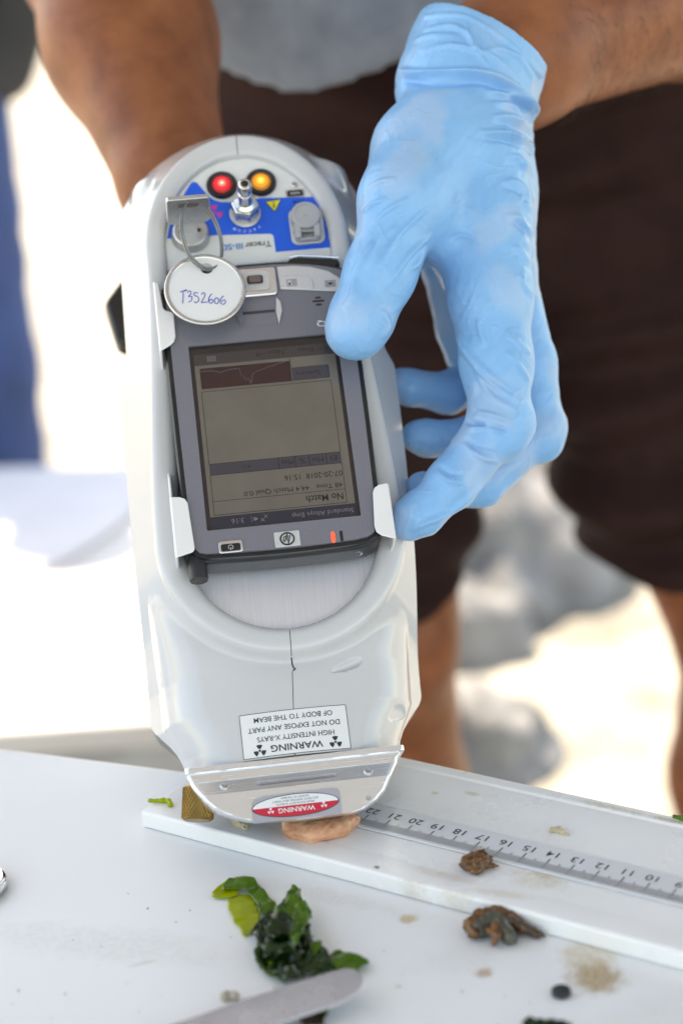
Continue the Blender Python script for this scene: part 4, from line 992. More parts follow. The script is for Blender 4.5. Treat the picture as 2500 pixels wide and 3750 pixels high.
# --- shorts: two wide legs open at the hem
f_ = Field((-.20, 1.08, -.22), (.52, 1.56, .44), .0055)
hemR, hemL = a3(1235, 2120, 1.30), a3(2690, 2080, 1.33)
f_.chain([np.array((.00, 1.33, .14)), hemR + np.array((0, 0, -.05))], [.122, .092], .03); f_.chain([np.array((.245, 1.33, .14)), hemL + np.array((0, 0, -.05))], [.124, .096], .03)
f_.chain([np.array((.03, 1.33, .20)), np.array((.21, 1.33, .20))], [.140, .140], .03); f_.chain([np.array((.05, 1.30, .31)), np.array((.19, 1.30, .31))], [.138, .138], .03)
gx, gy, gz = f_.grid(); sol = f_.F.copy(); sol = np.maximum(sol, (hemR[2] - .006 + .03 * (gx - .1)) - gz)
inn = f_.F + .013; f_.F = np.maximum(sol, np.where(gz < .05, -inn, -1))
V, Q = f_.mesh(2); N_ = normals(V, Q)
wr_ = fnoise(V * np.array((.35, .5, 1.3)), 5, 5); V = V + N_ * ((wr_ * .010 +   .012 * np.sin(6.283 * (V[:, 2] / .058 + .35 * np.sin(V[:, 0] * 14) + .45 * wr_)) * (.35 + .65 * np.clip(fnoise(V, 3, 12) + .4, 0, 1))) * (1 - .3 * np.clip((V[:, 2] + .15) / .3, 0, 1)))[:, None]
qmesh('shorts', V - np.array((.11, 1.32, GZ)), Q, M_short, man)

# ------------------------------------------------------------------ the blue glove on his left hand
def Dp_(px, py, D):
    """point on the bearing (px, py) at height D mm above the pocket computer's face"""
    v = RT * ((px - 1250) / FPX) + UP * ((1875 - py) / FPX) + FW
    n_ = MD.to_3x3() @ Vector((0, 0, 1)); o = MD.translation + n_ * D / 1000
    return np.array(CAM + v * ((o - CAM).dot(n_) / v.dot(n_)))
def dep(p): return (Vector(p) - CAM).dot(FW)
pxr = lambda r_px, d: r_px / FPX * d
th = [(1600, 470, .770, 128), (1484, 745, .752, 148), (1390, 1005, .744, 126), (1322, 1165, .742, 112), (1300, 1212, .742, 108)]
ix = [(1760, 420, .785, 140), (1795, 800, .772, 150), (1795, 1080, .764, 150), (1818, 1330, .758, 128), (1830, 1545, .752, 108), (1652, 1772, .746, 88), (1545, 1878, .742, 74), (1508, 1902, .742, 66), (1486, 1930, .742, 38)]
mi = [(1800, 480, .798, 120), (1840, 1000, .792, 116), (1932, 1330, .790, 104), (1966, 1575, .788, 94), (1760, 1778, .775, 78), (1580, 1802, .766, 66), (1545, 1792, .766, 64)]
rg = [(1770, 500, .815, 115), (1800, 1000, .820, 108), (1880, 1330, .820, 100), (1860, 1540, .818, 94), (1700, 1610, .806, 76), (1560, 1604, .797, 66), (1524, 1598, .796, 58)]
pk_ = [(1700, 560, .828, 110), (1655, 950, .838, 118), (1700, 1200, .838, 102), (1745, 1380, .836, 88), (1640, 1440, .825, 74), (1500, 1418, .812, 66), (1462, 1406, .811, 58)]
def ch(L): return [np.array(at(x, y, d)) for x, y, d, r_ in L], [pxr(r_, d) for x, y, d, r_ in L]
allp = np.array([at(x, y, d) for x, y, d, r_ in th + ix + mi + rg + pk_ + [(1600, 40, .8, 0), (2000, 200, .80, 0)]])
f_ = Field(allp.min(0) - .024, allp.max(0) + .028, .00074)
for L, kk in ((ix, .006), (th, .006), (mi, .003), (rg, .003), (pk_, .003)):
    P_, R__ = ch(L); f_.chain(P_, R__, kk)
S_ = lambda x, y, d, r_: (np.array(at(x, y, d)), pxr(r_, d))
def blob(L, kk):
    for a, b in zip(L, L[1:]): f_.cone(a[0], b[0], a[1], b[1], kk)
blob([S_(1690, 330, .795, 195), S_(1640, 560, .782, 215), S_(1700, 800, .785, 190)], .012)
blob([S_(1530, 555, .776, 130), S_(1560, 760, .768, 135), S_(1690, 900, .768, 105)], .012)
blob([S_(1518, 560, .772, 136), S_(1476, 720, .755, 140)], .012)
blob([S_(1790, 420, .80, 150), S_(1795, 700, .795, 145), S_(1790, 950, .79, 140)], .010)
blob([S_(1640, 880, .80, 95), S_(1700, 1000, .81, 95)], .010)
# knuckles
f_.cone(S_(1868, 1555, .752, 80)[0], S_(1850, 1600, .75, 80)[0], pxr(84, .752), pxr(80, .75), .005); f_.cone(S_(2000, 1560, .788, 70)[0], S_(1985, 1620, .786, 70)[0], pxr(72, .788), pxr(72, .786), .005)
# cuff: wider, cut open towards the arm
cw, ca = np.array(at(1700, 345, .797)), np.array(at(1800, 170, .81)); cdir = np.array(at(1840, 95, .82)) - np.array(at(1700, 360, .797)); cdir /= np.linalg.norm(cdir)
blob([S_(1708, 318, .797, 262), S_(1758, 205, .804, 262), S_(1840, 60, .815, 268)], .004)
gx, gy, gz = f_.grid(); rim = np.array(at(1772, 168, .805)); ndir = np.array(RT) * .48 + np.array(UP) * .87 + np.array(FW) * .12; ndir /= np.linalg.norm(ndir)
side = (gx - rim[0]) * ndir[0] + (gy - rim[1]) * ndir[1] + (gz - rim[2]) * ndir[2]
f_.F = np.maximum(f_.F, side)
# hollow the cuff's mouth
a_, b_2 = S_(1735, 255, .801, 236), S_(1850, 40, .816, 256)
f_.cone(a_[0], b_2[0], a_[1], b_2[1], sub=True)
V, Q = f_.mesh(2); N_ = normals(V, Q)
# folds in the rubber: ridges along given lines, strongest at the middle, on the camera-facing and outer sides alike
E1, E2 = np.array(RT), np.array(UP)
q_ = V - np.array(CAM); dz_ = q_ @ np.array(FW); PX = 1250 + FPX * (q_ @ E1) / dz_; PY = 1875 - FPX * (q_ @ E2) / dz_
disp = np.zeros(len(V)); frontal = np.clip(-(N_ @ np.array(FW)) * 1.6 + .25, 0, 1) * (dz_ < .80)
def fold(pts, amp, wid, taper=True):
    global disp
    P = [np.array(p, float) for p in spline([(x, y, 0) for x, y in pts], 5)]
    best = np.full(len(V), 1e9); par = np.zeros(len(V)); n_ = len(P) - 1
    for i in range(n_):
        a, b = P[i][:2], P[i + 1][:2]; d = b - a; t = np.clip(((PX - a[0]) * d[0] + (PY - a[1]) * d[1]) / (d @ d + 1e-9), 0, 1)
        dd = np.hypot(PX - a[0] - t * d[0], PY - a[1] - t * d[1]); m = dd < best; best[m] = dd[m]; par[m] = (i + t[m]) / n_
    e = 2.1 * amp * np.exp(-(best / (wid * .82)) ** 2) * (np.clip(np.sin(par * math.pi), 0, 1) ** 1.1 if taper else 1)
    disp += e * frontal
mm = .001
fold([(1480, 262), (1600, 268), (1740, 262), (1850, 295), (1930, 365), (1975, 440)], 1.7 * mm, 15, False)
fold([(1490, 292), (1620, 300), (1750, 296), (1850, 330), (1920, 400), (1960, 475)], -1.1 * mm, 16, False)
fold([(1545, 110), (1640, 95), (1700, 115), (1760, 195)], .9 * mm, 12); fold([(1700, 70), (1735, 170), (1800, 260)], .8 * mm, 9); fold([(1770, 190), (1830, 180), (1900, 215), (1960, 300)], .9 * mm, 12)
fold([(1530, 190), (1650, 165), (1800, 205), (1890, 290)], .8 * mm, 11); fold([(1560, 60), (1690, 55), (1800, 110), (1900, 190), (1980, 280)], .5 * mm, 9, False); fold([(1510, 150), (1580, 130), (1690, 130)], .6 * mm, 10)
for i, (y, x0, a) in enumerate([(335, 1760, 1.2), (372, 1800, .8), (425, 1790, 1.3), (482, 1740, 1.4), (512, 1860, .6), (572, 1845, .9), (598, 1880, .5), (662, 1820, 1.0), (700, 1890, .6), (790, 1850, .9), (850, 1890, .4), (905, 1860, .6), (1010, 1880, .5)]):
    fold([(x0, y), (x0 + (1945 - x0) * .5, y + 4), (1915, y + 28), (1960, y + 75)], a * mm, 12); fold([(x0 + 10, y + 26), (x0 + (1945 - x0) * .5, y + 30), (1915, y + 54), (1960, y + 100)], -.6 * mm * a, 11)
for p in ([(1345, 690), (1400, 665), (1455, 655)], [(1350, 840), (1420, 770), (1500, 720)], [(1385, 985), (1470, 850), (1570, 755)], [(1340, 990), (1400, 880), (1450, 820)], [(1330, 780), (1370, 745), (1420, 725)], [(1425, 1040), (1500, 930), (1590, 850)], [(1290, 1010), (1330, 930), (1370, 880)], [(1500, 990), (1530, 960), (1560, 900)], [(1250, 1130), (1290, 1080), (1300, 1010)], [(1400, 1130), (1420, 1190), (1400, 1240)]): fold(p, .85 * mm, 11)
for p, a in (([(1700, 1540), (1760, 1555), (1860, 1575)], -1.6), ([(1712, 1575), (1780, 1560), (1850, 1590)], 1.2), ([(1705, 1600), (1740, 1640), (1830, 1665)], -1.0), ([(1690, 1620), (1760, 1675), (1830, 1690)], .8), ([(1735, 1510), (1800, 1520), (1870, 1545)], .8),
             ([(1620, 1150), (1690, 1260), (1780, 1360), (1880, 1440)], 1.0), ([(1650, 1220), (1730, 1330), (1820, 1420), (1930, 1490)], .9), ([(1750, 1160), (1760, 1220), (1780, 1270)], .6), ([(1850, 1280), (1900, 1340), (1940, 1400)], .7), ([(1840, 1200), (1900, 1260), (1945, 1300)], .7), ([(1730, 1340), (1800, 1450), (1900, 1510)], .6),
             ([(1590, 1720), (1640, 1760), (1700, 1770)], .7), ([(1600, 1700), (1650, 1735), (1700, 1735)], -.6), ([(1540, 1925), (1640, 1880), (1740, 1800), (1830, 1690)], .8), ([(1500, 1945), (1570, 1910), (1650, 1870)], .6), ([(1640, 880), (1700, 860), (1760, 900)], -.6)): fold(p, a * mm, 11)
disp += fnoise(V, 90, 3) * .00025 + fnoise(V, 260, 8) * .00007
V = V + N_ * disp[:, None]
M_glove = mat('nitrile_blue', (.195, .455, .77), .34, var=.05, vscale=70, bump=.30, bscale=420, sss=.08, sssr=(.4, .7, 1.0), bdist=.0006, rvar=.08, spec=.4)
# the thin rubber clings to the skin in places and lets a greyer tone through
t = M_glove.node_tree; N = t.nodes; L = t.links; b = N['Principled BSDF']; src = b.inputs['Base Color'].links[0].from_socket
tcn = N.new('ShaderNodeTexCoord'); nz_ = N.new('ShaderNodeTexNoise'); nz_.inputs['Scale'].default_value = 28; nz_.inputs['Detail'].default_value = 2; L.new(tcn.outputs['Object'], nz_.inputs['Vector'])
mr = N.new('ShaderNodeMapRange'); mr.inputs['From Min'].default_value = .52; mr.inputs['From Max'].default_value = .60; mr.inputs['To Max'].default_value = .55; L.new(nz_.outputs['Fac'], mr.inputs['Value'])
mx = N.new('ShaderNodeMix'); mx.data_type = 'RGBA'; L.new(mr.outputs[0], mx.inputs['Factor']); L.new(src, mx.inputs['A']); mx.inputs['B'].default_value = (.36, .51, .72, 1); L.new(mx.outputs['Result'], b.inputs['Base Color'])
# thin crinkle lines of the film, in patches
lines = None
for sc_, wdt, st_ in ((40, .05, (1, 1, .4)), (75, .06, (1, .5, 1))):
    mp_ = N.new('ShaderNodeMapping'); mp_.inputs['Scale'].default_value = st_; mp_.inputs['Rotation'].default_value = (.4, .5, sc_); L.new(tcn.outputs['Object'], mp_.inputs['Vector'])
    n1 = N.new('ShaderNodeTexNoise'); n1.inputs['Scale'].default_value = sc_; n1.inputs['Detail'].default_value = 1.0; n1.inputs['Distortion'].default_value = .6; L.new(mp_.outputs[0], n1.inputs['Vector'])
    s1 = N.new('ShaderNodeMath'); s1.operation = 'SUBTRACT'; s1.inputs[1].default_value = .5; L.new(n1.outputs['Fac'], s1.inputs[0])
    ab = N.new('ShaderNodeMath'); ab.operation = 'ABSOLUTE'; L.new(s1.outputs[0], ab.inputs[0])
    r1 = N.new('ShaderNodeMapRange'); r1.interpolation_type = 'SMOOTHSTEP'; r1.inputs['From Min'].default_value = 0; r1.inputs['From Max'].default_value = wdt; r1.inputs['To Min'].default_value = 1; r1.inputs['To Max'].default_value = 0; L.new(ab.outputs[0], r1.inputs['Value'])
    n2 = N.new('ShaderNodeTexNoise'); n2.inputs['Scale'].default_value = sc_ * .45; L.new(mp_.outputs[0], n2.inputs['Vector'])
    r2 = N.new('ShaderNodeMapRange'); r2.inputs['From Min'].default_value = .45; r2.inputs['From Max'].default_value = .6; L.new(n2.outputs['Fac'], r2.inputs['Value'])
    mu_ = N.new('ShaderNodeMath'); mu_.operation = 'MULTIPLY'; L.new(r1.outputs[0], mu_.inputs[0]); L.new(r2.outputs[0], mu_.inputs[1])
    if lines is None: lines = mu_.outputs[0]
    else:
        ad_ = N.new('ShaderNodeMath'); ad_.operation = 'ADD'; L.new(lines, ad_.inputs[0]); L.new(mu_.outputs[0], ad_.inputs[1]); lines = ad_.outputs[0]
bp_ = N.new('ShaderNodeBump'); bp_.inputs['Strength'].default_value = .35; bp_.inputs['Distance'].default_value = .0005; L.new(lines, bp_.inputs['Height'])
old = b.inputs['Normal'].links[0].from_socket; L.new(old, bp_.inputs['Normal']); L.new(bp_.outputs['Normal'], b.inputs['Normal'])
go = qmesh('glove', V - np.array((.11, 1.32, GZ)), Q, M_glove, man); go['label'] = 'light blue nitrile glove on the hand gripping the analyzer'

# ------------------------------------------------------------------ a second person far behind, at the left edge
p2 = empty('person', loc=(-.67, 2.72, GZ)); tag(p2, 'blurred person in blue trousers and dark grey top at the left edge', 'person')
zf = lambda x, y, z: np.array((x, y, z))
f_ = Field(zf(-.42, -.32, -.01), zf(.42, .32, 1.80), .011)
for sx in (-1, 1):
    f_.chain([zf(sx * .10, 0, .90), zf(sx * .11, 0, .48), zf(sx * .12, .02, .08)], [.09, .058, .038], .03); f_.chain([zf(sx * .12, .03, .05), zf(sx * .13, -.15, .03)], [.04, .028], .02)
    f_.chain([zf(sx * .19, 0, 1.40), zf(sx * .27, .05, 1.12), zf(sx * .20, -.03, .92)], [.052, .042, .03], .02); f_.chain([zf(sx * .20, -.03, .92), zf(sx * .15, -.03, .86)], [.03, .022], .02)
    f_.chain([zf(sx * .05, 0, .95), zf(sx * .06, 0, 1.15), zf(sx * .09, 0, 1.36)], [.11, .10, .10], .05)
f_.chain([zf(0, 0, 1.45), zf(0, -.02, 1.55), zf(0, -.03, 1.66)], [.055, .05, .085], .03)
V, Q = f_.mesh(2); qmesh('body', V, Q, M_skin, p2)
f_ = Field(zf(-.30, -.25, .05), zf(.30, .25, 1.06), .011)
for sx in (-1, 1): f_.chain([zf(sx * .10, 0, .92), zf(sx * .115, 0, .48), zf(sx * .125, .01, .10)], [.120, .094, .080], .03)
f_.chain([zf(-.05, 0, .96), zf(.05, 0, .96)], [.13, .13], .03); V, Q = f_.mesh(2); V = V + normals(V, Q) * (np.abs(fnoise(V, 5, 1)) * .008)[:, None]
qmesh('trousers', V, Q, mat('blue_cotton', (.028, .065, .20), .85, var=.25, vscale=12), p2)
f_ = Field(zf(-.40, -.28, .86), zf(.40, .25, 1.52), .011)
for sx in (-1, 1): f_.chain([zf(sx * .05, 0, .96), zf(sx * .06, 0, 1.15), zf(sx * .09, 0, 1.37)], [.140, .125, .12], .05); f_.chain([zf(sx * .18, 0, 1.40), zf(sx * .24, .01, 1.20)], [.072, .066], .03); f_.chain([zf(sx * .24, .01, 1.20), zf(sx * .275, .05, 1.11), zf(sx * .215, -.02, .93)], [.064, .060, .052], .03)
V, Q = f_.mesh(2); qmesh('top', V, Q, mat('charcoal_cotton', (.032, .034, .038), .9, var=.2, vscale=12), p2)
# ------------------------------------------------------------------ rocks added in place of shadows on the sunlit ground
shadow_rock(onz_(1800, 2110, GZ), (.20, .22, .20), 1.0, 'largest grey boulder, blurred, on the bright ground between the man\'s legs')
shadow_rock(onz_(2010, 1900, GZ), (.17, .20, .18), 5.0, 'blurred grey rock put in for a ground shadow beside the dark shorts, farthest behind')
shadow_rock(onz_(1700, 2330, GZ), (.10, .10, .09), 9.0, 'small blurred grey rock put in for a ground shadow close to the bare knee')
shadow_rock(onz_(1770, 2760, GZ), (.10, .11, .09), 13.0, 'blurred grey rock put in for a ground shadow low down, just above the measuring board')

# ------------------------------------------------------------------ specimens on the board and table
def lump(name, P, rs, m, seed, amp, lab, cat, h=.0004, k=.0012, nsc=250, zmin=None, kinds=None):
    P = [np.array(p, float) for p in P]; A = np.array(P); mr_ = max(rs) * 1.6 + .002
    f_ = Field(A.min(0) - mr_, A.max(0) + mr_, h)
    for i in range(len(P) - 1): f_.cone(P[i], P[i + 1], rs[i], rs[i + 1], k)
    V, Q = f_.mesh(1); N_ = normals(V, Q)
    V = V + N_ * (fnoise(V, nsc, seed) * amp + fnoise(V, nsc * 2.7, seed + 1) * amp * .4)[:, None]
    if zmin is not None: V[:, 2] = np.maximum(V[:, 2], zmin)
    o = qmesh(name, V, Q, m); tag(o, lab, cat); return o
def bp(d, n_, z): return np.array(MBd @ Vector((d / 1000, n_ / 1000, z / 1000)))
M_flesh = mat('clam_flesh', (.64, .24, .11), .36, var=.2, vscale=110, sss=.3, sssr=(1, .5, .3), col2=(.80, .45, .28), bump=.3, bscale=300, coat=.08)
fl = lump('clam_flesh', [bp(-104, -1.5, 10), bp(-97, -7, 10.4), bp(-89, -6.5, 10.6), bp(-83, 0, 10.6), bp(-81.5, 8, 10), bp(-90, 6, 10.6), bp(-100, 3, 10)], [.0042, .0058, .0060, .0055, .0036, .006, .005], M_flesh, 3, .0006, 'piece of orange pink clam flesh pressed under the analyzer nose', 'clam flesh', zmin=.0074, nsc=140); fl.data.transform(Matrix.Translation((0, 0, .0074)) @ Matrix.Diagonal((1, 1, .72, 1)) @ Matrix.Translation((0, 0, -.0074)))
M_brown = mat('brown_tissue', (.045, .018, .005), .22, var=.6, vscale=330, col2=(.27, .10, .018), bump=.8, bscale=700, coat=.1, detail=6, bdist=.0006)
M_brownd = mat('brown_tissue_dark', (.018, .012, .008), .22, var=.5, vscale=300, col2=(.12, .05, .012), bump=.8, bscale=600, coat=.1, detail=6, bdist=.0006)
M_tan = mat('tan_tissue', (.42, .27, .12), .4, var=.3, vscale=300, col2=(.58, .44, .26), bump=.5, bscale=600)
t1 = empty('tissue_scrap', loc=tuple(bp(-18, 1, 7.2))); tag(t1, 'lumpy brown tissue scrap on the board below the ruler marks', 'tissue')
def lump_part(root, name, P, rs, m, seed, amp, **kw):
    o = lump(name, P, rs, m, seed, amp, None, None, **kw); o.parent = root; o.matrix_parent_inverse = Matrix.Translation(root.location).inverted(); return o
lump_part(t1, 'lump', [bp(-22.5, -3.0, 9.6), bp(-18.0, -3.5, 9.8), bp(-17, 1, 10), bp(-21.5, 2, 10), bp(-22.5, -1, 10)], [.0024, .0023, .0023, .0024, .0022], M_brown, 5, .0009, zmin=.0074, nsc=330)
lump_part(t1, 'dark_lump', [bp(-17.5, 1.5, 10.6), bp(-20, 4.2, 10.2), bp(-16, 3, 10)], [.0020, .0018, .0017], M_brownd, 8, .0007, zmin=.0074, nsc=350)
lump_part(t1, 'strand', [bp(-16, 0, 9.2), bp(-13.6, 1.8, 8.8), bp(-11.8, 3.2, 8.4)], [.0014, .0009, .0004], M_brown, 2, .0003, zmin=.0074, nsc=400)
lump_part(t1, 'flap', [bp(-22.2, 7.0, 9.5), bp(-23.0, 9.8, 10.2)], [.0011, .0008], M_tan, 2, .0003, zmin=.0074, nsc=400)
t2 = empty('tissue_scrap', loc=(.045, .565, 0)); tag(t2, 'dark green brown tissue scrap with a tail, against the board edge', 'tissue')
g3 = lambda x, y, z: np.array((x, y, z))
M_olive = mat('olive_tissue', (.035, .040, .030), .28, var=.4, vscale=240, col2=(.10, .095, .06), bump=.5, bscale=420, coat=.12, detail=5, bdist=.0006)
lump_part(t2, 'olive_lump', [g3(.0395, .5620, .0034), g3(.0455, .5655, .0038), g3(.0475, .5600, .0036), g3(.0500, .5560, .0028)], [.0034, .0037, .0032, .0027], M_olive, 4, .0006, zmin=.0002, nsc=200)
lump_part(t2, 'brown_lump', [g3(.0372, .5600, .0030), g3(.0362, .5645, .0036), g3(.0400, .5690, .0050), g3(.0465, .5690, .0056), g3(.0510, .5660, .0046)], [.0024, .0024, .0020, .0022, .0022], M_brown, 6, .0006, zmin=.0002, nsc=260)
lump_part(t2, 'tail', [g3(.0500, .5640, .0046), g3(.0550, .5608, .0032), g3(.0600, .5582, .0018), g3(.0626, .5572, .0012)], [.0026, .0020, .0014, .0004], M_brownd, 7, .0005, zmin=.0002, nsc=300)
lump_part(t2, 'upper_strand', [g3(.0470, .5700, .0052), g3(.0520, .5668, .0048), g3(.0545, .5640, .0046)], [.0018, .0015, .0010], M_brown, 9, .0004, zmin=.0002, nsc=300)
lump_part(t2, 'pale_strand', [g3(.0425, .5572, .0052), g3(.0455, .5590, .0060), g3(.0478, .5588, .0054), g3(.0450, .5560, .0040), g3(.0436, .5540, .0020)], [.0013, .0013, .0010, .0016, .0012], M_brown, 12, .0004, zmin=.0002, nsc=330)
M_shred = mat('pale_shred', (.50, .38, .20), .4, var=.3, vscale=260, col2=(.66, .58, .42), bump=.5, bscale=500, coat=.2)
lump('shred', [bp(-6.2, 37.6, 7.6), bp(-3.5, 38.6, 7.9), bp(1.2, 37.6, 7.4)], [.0012, .0013, .0005], M_shred, 3, .0005, 'pale tan shred lying behind the ruler at the right', 'shred', zmin=.0073, nsc=400, h=.0003)
lump('shred', [bp(-125, -11.4, 8.4), bp(-121, -12.8, 8.4), bp(-118, -13.6, 8.2), bp(-117.5, -15, 8.2)], [.0016, .0014, .0009, .0008], M_shred, 5, .0005, 'pale yellowish shred on the board left of the clam flesh', 'shred', zmin=.0074, nsc=400, h=.0003)
M_chip = mat('tan_chip', (.45, .37, .27), .6, var=.4, vscale=500, col2=(.62, .56, .47), bump=.5, bscale=900)
lump('chip', [g3(-.0522, .5336, .0012), g3(-.0490, .5334, .0012)], [.0018, .0018], M_chip, 3, .0003, 'small tan crumb on the table beside the knife blade', 'crumb', zmin=.0002, nsc=420, h=.0003)
lump('crumb', [g3(-.0345, .5262, .0086), g3(-.0341, .5262, .0086)], [.0005, .0005], M_chip, 3, .0001, 'tiny pale crumb lying on the knife blade', 'crumb', nsc=420, h=.00015)
# black rubber disc
dc = MB(1); dc.lathe([(.0030, 0), (.0034, .0004), (.0034, .0017), (.0030, .0021), (.0017, .0019), (.00005, .0018)], (0, 0, 0), n=40)
o = dc.build('rubber_disc', M_rubber, angle=40); o.location = (.0634, .5222, .0002); tag(o, 'small black rubber disc on the table near the brown stain', 'rubber disc')

# ------------------------------------------------------------------ seaweed
def wetleaf(name, c, c2, tr): return mat(name, c, .09, var=.25, vscale=90, col2=c2, trans=tr, coat=.0, spec=.5, bump=.15, bscale=160, bdist=.0008, detail=5)
M_wl = wetleaf('seaweed_light', (.44, .52, .010), (.56, .62, .014), .45)
M_wm = wetleaf('seaweed_mid', (.055, .16, .005), (.13, .28, .008), .40)
M_wd = wetleaf('seaweed_dark', (.005, .018, .003), (.014, .05, .006), .2)
def frond(root, poly, z0, m, seed, crump, fr=90, lift=None, res=.0011):
    """a crumpled leaf: an outline filled with a fine mesh, waved up and down, with real thickness"""
    P = np.array([(p.x, p.y) for p in spline([(x, y, 0) for x, y in poly], 3, True)]); P = P + np.stack([fnoise(np.c_[P, P[:, :1] * 0], 300, seed), fnoise(np.c_[P, P[:, :1] * 0], 300, seed + 3)], 1) * .00035
    lo, hi = P.min(0), P.max(0); xs = np.arange(lo[0], hi[0] + res, res); ys = np.arange(lo[1], hi[1] + res, res)
    GX, GY = np.meshgrid(xs, ys); ins = np.zeros(GX.shape, bool); n_ = len(P)
    for i in range(n_):
        x1, y1 = P[i]; x2, y2 = P[(i + 1) % n_]; c = (y1 > GY) != (y2 > GY); c &= GX < (x2 - x1) * (GY - y1) / (y2 - y1 + 1e-12) + x1; ins ^= c
    cell = ins[:-1, :-1] | ins[1:, :-1] | ins[:-1, 1:] | ins[1:, 1:]
    used = np.zeros(GX.shape, bool); used[:-1, :-1] |= cell; used[1:, :-1] |= cell; used[:-1, 1:] |= cell; used[1:, 1:] |= cell
    id_ = -np.ones(GX.shape, int); id_[used] = np.arange(used.sum()); pts = np.c_[GX[used], GY[used]]
    # pull the outside corners back onto the outline
    out = ~ins[used]
    for i in np.where(out)[0]:
        a = P; b = np.roll(P, -1, 0); d = b - a; tt_ = np.clip(((pts[i] - a) * d).sum(1) / ((d * d).sum(1) + 1e-12), 0, 1); q = a + d * tt_[:, None]; j = np.argmin(((q - pts[i]) ** 2).sum(1)); pts[i] = q[j]
    p3 = np.c_[pts, np.zeros(len(pts))]
    w1 = fnoise(p3, fr, seed); w2 = fnoise(p3, fr * 2.3, seed + 5)
    z = z0 + crump * (np.abs(w1) * 1.1 + np.abs(w2) * .45 + .1)
    if lift is not None: z = z + np.array([lift(x, y) for x, y in pts])
    pts = pts + np.stack([fnoise(p3, fr, seed + 9), fnoise(p3, fr, seed + 11)], 1) * crump * .35
    jj, ii = np.where(cell); F = np.stack([id_[jj, ii], id_[jj, ii + 1], id_[jj + 1, ii + 1], id_[jj + 1, ii]], 1)
    o = link('frond', np.c_[pts, np.maximum(z, .0003)], F, m, root, smooth='all', solid=.00028, angle=60); o.matrix_parent_inverse = Matrix.Translation(root.location).inverted(); return o
sw = empty('seaweed', loc=(-.033, .568, 0)); tag(sw, 'crumpled clump of wet green seaweed touching the knife tip', 'seaweed')
frond(sw, [(-.0537, .5990), (-.0460, .6020), (-.0420, .5900), (-.0408, .5800), (-.0440, .5745), (-.0468, .5721), (-.0490, .5790), (-.0518, .5862)], .0004, M_wl, 1, .0006, 60)
frond(sw, [(-.0600, .6023), (-.0570, .6110), (-.0515, .6125), (-.0500, .6020), (-.0545, .6000)], .0006, M_wl, 2, .0007, 60)
frond(sw, [(-.0560, .6040), (-.0535, .6120), (-.0457, .6131), (-.0430, .6080), (-.0397, .6013), (-.0372, .5950), (-.0349, .5901), (-.0372, .5850), (-.0398, .5835), (-.0420, .5900), (-.0448, .5985), (-.0495, .6040)], .0016, M_wm, 3, .0014, 90)
frond(sw, [(-.0325, .5850), (-.0290, .5950), (-.0268, .5945), (-.0243, .5850), (-.0225, .5770), (-.0225, .5700), (-.0270, .5690), (-.0330, .5720), (-.0350, .5790)], .0050, M_wm, 4, .0042, 75)
frond(sw, [(-.0441, .5700), (-.0400, .5780), (-.0350, .5840), (-.0300, .5800), (-.0240, .5760), (-.0222, .5690), (-.0215, .5610), (-.0230, .5520), (-.0280, .5420), (-.0340, .5410), (-.0400, .5480), (-.0425, .5560), (-.0410, .5640)], .0010, M_wd, 5, .0050, 80)
frond(sw, [(-.0410, .5680), (-.0350, .5760), (-.0290, .5720), (-.0250, .5640), (-.0260, .5540), (-.0310, .5470), (-.0370, .5500), (-.0405, .5570)], .0050, M_wd, 6, .0052, 95)
frond(sw, [(-.0380, .5640), (-.0340, .5720), (-.0300, .5680), (-.0280, .5600), (-.0320, .5540), (-.0365, .5570)], .0080, M_wd, 16, .0040, 110)
frond(sw, [(-.0285, .5700), (-.0240, .5690), (-.0225, .5620), (-.0250, .5530), (-.0290, .5480), (-.0285, .5560), (-.0270, .5620)], .0080, M_wm, 7, .0040, 90)
frond(sw, [(-.0420, .5600), (-.0395, .5640), (-.0370, .5560), (-.0340, .5470), (-.0300, .5400), (-.0330, .5390), (-.0380, .5440), (-.0420, .5540)], .0014, M_wm, 8, .0026, 90)
frond(sw, [(-.0310, .5480), (-.0240, .5530), (-.0205, .5560), (-.0180, .5540), (-.0150, .5480), (-.0130, .5430), (-.0200, .5390), (-.0304, .5370), (-.0330, .5410)], .0016, M_wd, 9, .0040, 85)
frond(sw, [(-.0225, .5560), (-.0185, .5580), (-.0175, .5530), (-.0185, .5470), (-.0215, .5490)], .0030, M_wm, 14, .0030, 90)
frond(sw, [(-.0165, .5500), (-.0129, .5570), (-.0090, .5540), (-.0022, .5480), (-.0040, .5440), (-.0063, .5405), (-.0090, .5440), (-.0130, .5430)], .0010, M_wm, 10, .0026, 75)
s2 = empty('seaweed', loc=(-.0215, .518, 0)); tag(s2, 'dark brown and green seaweed scrap peeking out under the knife blade', 'seaweed')
frond(s2, [(-.0275, .5235), (-.0200, .5250), (-.0160, .5220), (-.0175, .5160), (-.0190, .5120), (-.0250, .5120), (-.0265, .5180)], .0006, mat('seaweed_brown', (.045, .022, .010), .2, var=.4, vscale=200, col2=(.09, .05, .02), coat=.5), 11, .0022, 150)
frond(s2, [(-.0205, .5240), (-.0160, .5235), (-.0163, .5175), (-.0200, .5185)], .0020, M_wm, 12, .0020, 150)
s3 = empty('seaweed', loc=(.055, .505, 0)); tag(s3, 'strip of dark green seaweed cut off by the bottom edge of the picture', 'seaweed')
frond(s3, [(.0486, .5062), (.0505, .5082), (.0560, .5076), (.0622, .5056), (.0640, .4990), (.0560, .4950), (.0480, .4990)], .0004, M_wd, 13, .0020, 110)
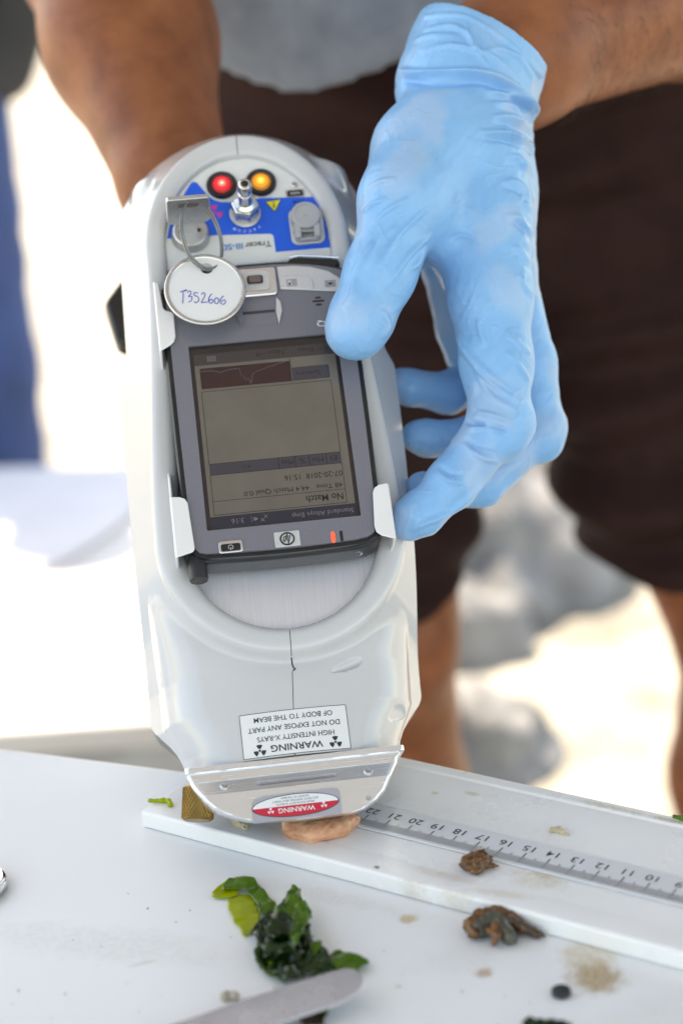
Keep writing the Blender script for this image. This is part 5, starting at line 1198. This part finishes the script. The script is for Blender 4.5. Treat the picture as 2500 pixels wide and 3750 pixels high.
for lb, L in (('bright green sliver of seaweed at the board\'s left end', [bp(-168.4, -12.4, 8.2), bp(-163, -9.8, 8.3), bp(-160.5, -9.4, 8.3), bp(-158.0, -11.4, 8.2)]), ('olive green scrap stuck on the back edge of the board', [bp(33, 66.8, 8.5), bp(36, 66.6, 8.6), bp(38, 66.2, 8.5)])):
    lump('seaweed_sliver', L, [.0008] + [.0009] * (len(L) - 2) + [.0012], M_wl if 'bright' in lb else M_wm, 3, .0003, lb, 'seaweed', nsc=300, h=.0003, zmin=.0074)

# ------------------------------------------------------------------ knife and scissors
kn = empty('knife', loc=(-.045, .520, .004)); tag(kn, 'steel knife with rounded blade tip lying by the seaweed', 'knife')
top = spline([(-.115, .4985, 0), (-.0708, .5135, 0), (-.0448, .5232, 0), (-.0250, .5298, 0), (-.0112, .5338, 0), (-.0062, .5325, 0), (-.0036, .5280, 0)], 6)
bot = spline([(-.0036, .5280, 0), (-.0052, .5225, 0), (-.0116, .5169, 0), (-.0240, .5122, 0), (-.0362, .5082, 0), (-.070, .4965, 0), (-.115, .4810, 0)], 6)
P = [(p.x, p.y) for p in top] + [(p.x, p.y) for p in bot[1:]]
tilt = lambda x, y: .0046 + .035 * (x + .045) + .10 * (y - .515)
b_ = MB(1); b_.prism(P, -.0005, .0005, fn=lambda x, y, z: (x + .045, y - .520, tilt(x, y) + z + .0006 - .004))
M_blade = mat('knife_steel', (.60, .60, .64), .24, metal=.7, var=.02, vscale=60, rvar=.08, bump=.05, bscale=200)
b_.build('blade', M_blade, kn, bevel=.0003)
hd_ = MB(1); hd_.prism([(-.112, .5000), (-.112, .4800), (-.20, .4480), (-.215, .4500), (-.215, .4660), (-.20, .4690)], -.004, .006, fn=lambda x, y, z: (x + .045, y - .520, z + .004 - .0032)); hd_.build('handle', M_black, kn, bevel=.002)
scs = empty('scissors', loc=(-.1535, .620, 0)); tag(scs, 'steel finger ring of scissors entering at the left edge', 'scissors')
b_ = MB(1); b_.tube([(-.0045 + .0142 * math.cos(t), .0005 + .0135 * math.sin(t), .0026) for t in np.linspace(0, 2 * math.pi, 49)[:-1]], .0024, 12, closed=True); b_.build('finger_ring', M_chrome, scs, smooth='all')
b_ = MB(1); b_.tube([(-.0185, .003, .0026), (-.05, .012, .003), (-.10, .03, .003)], .0028, 10); b_.build('shank', M_chrome, scs)
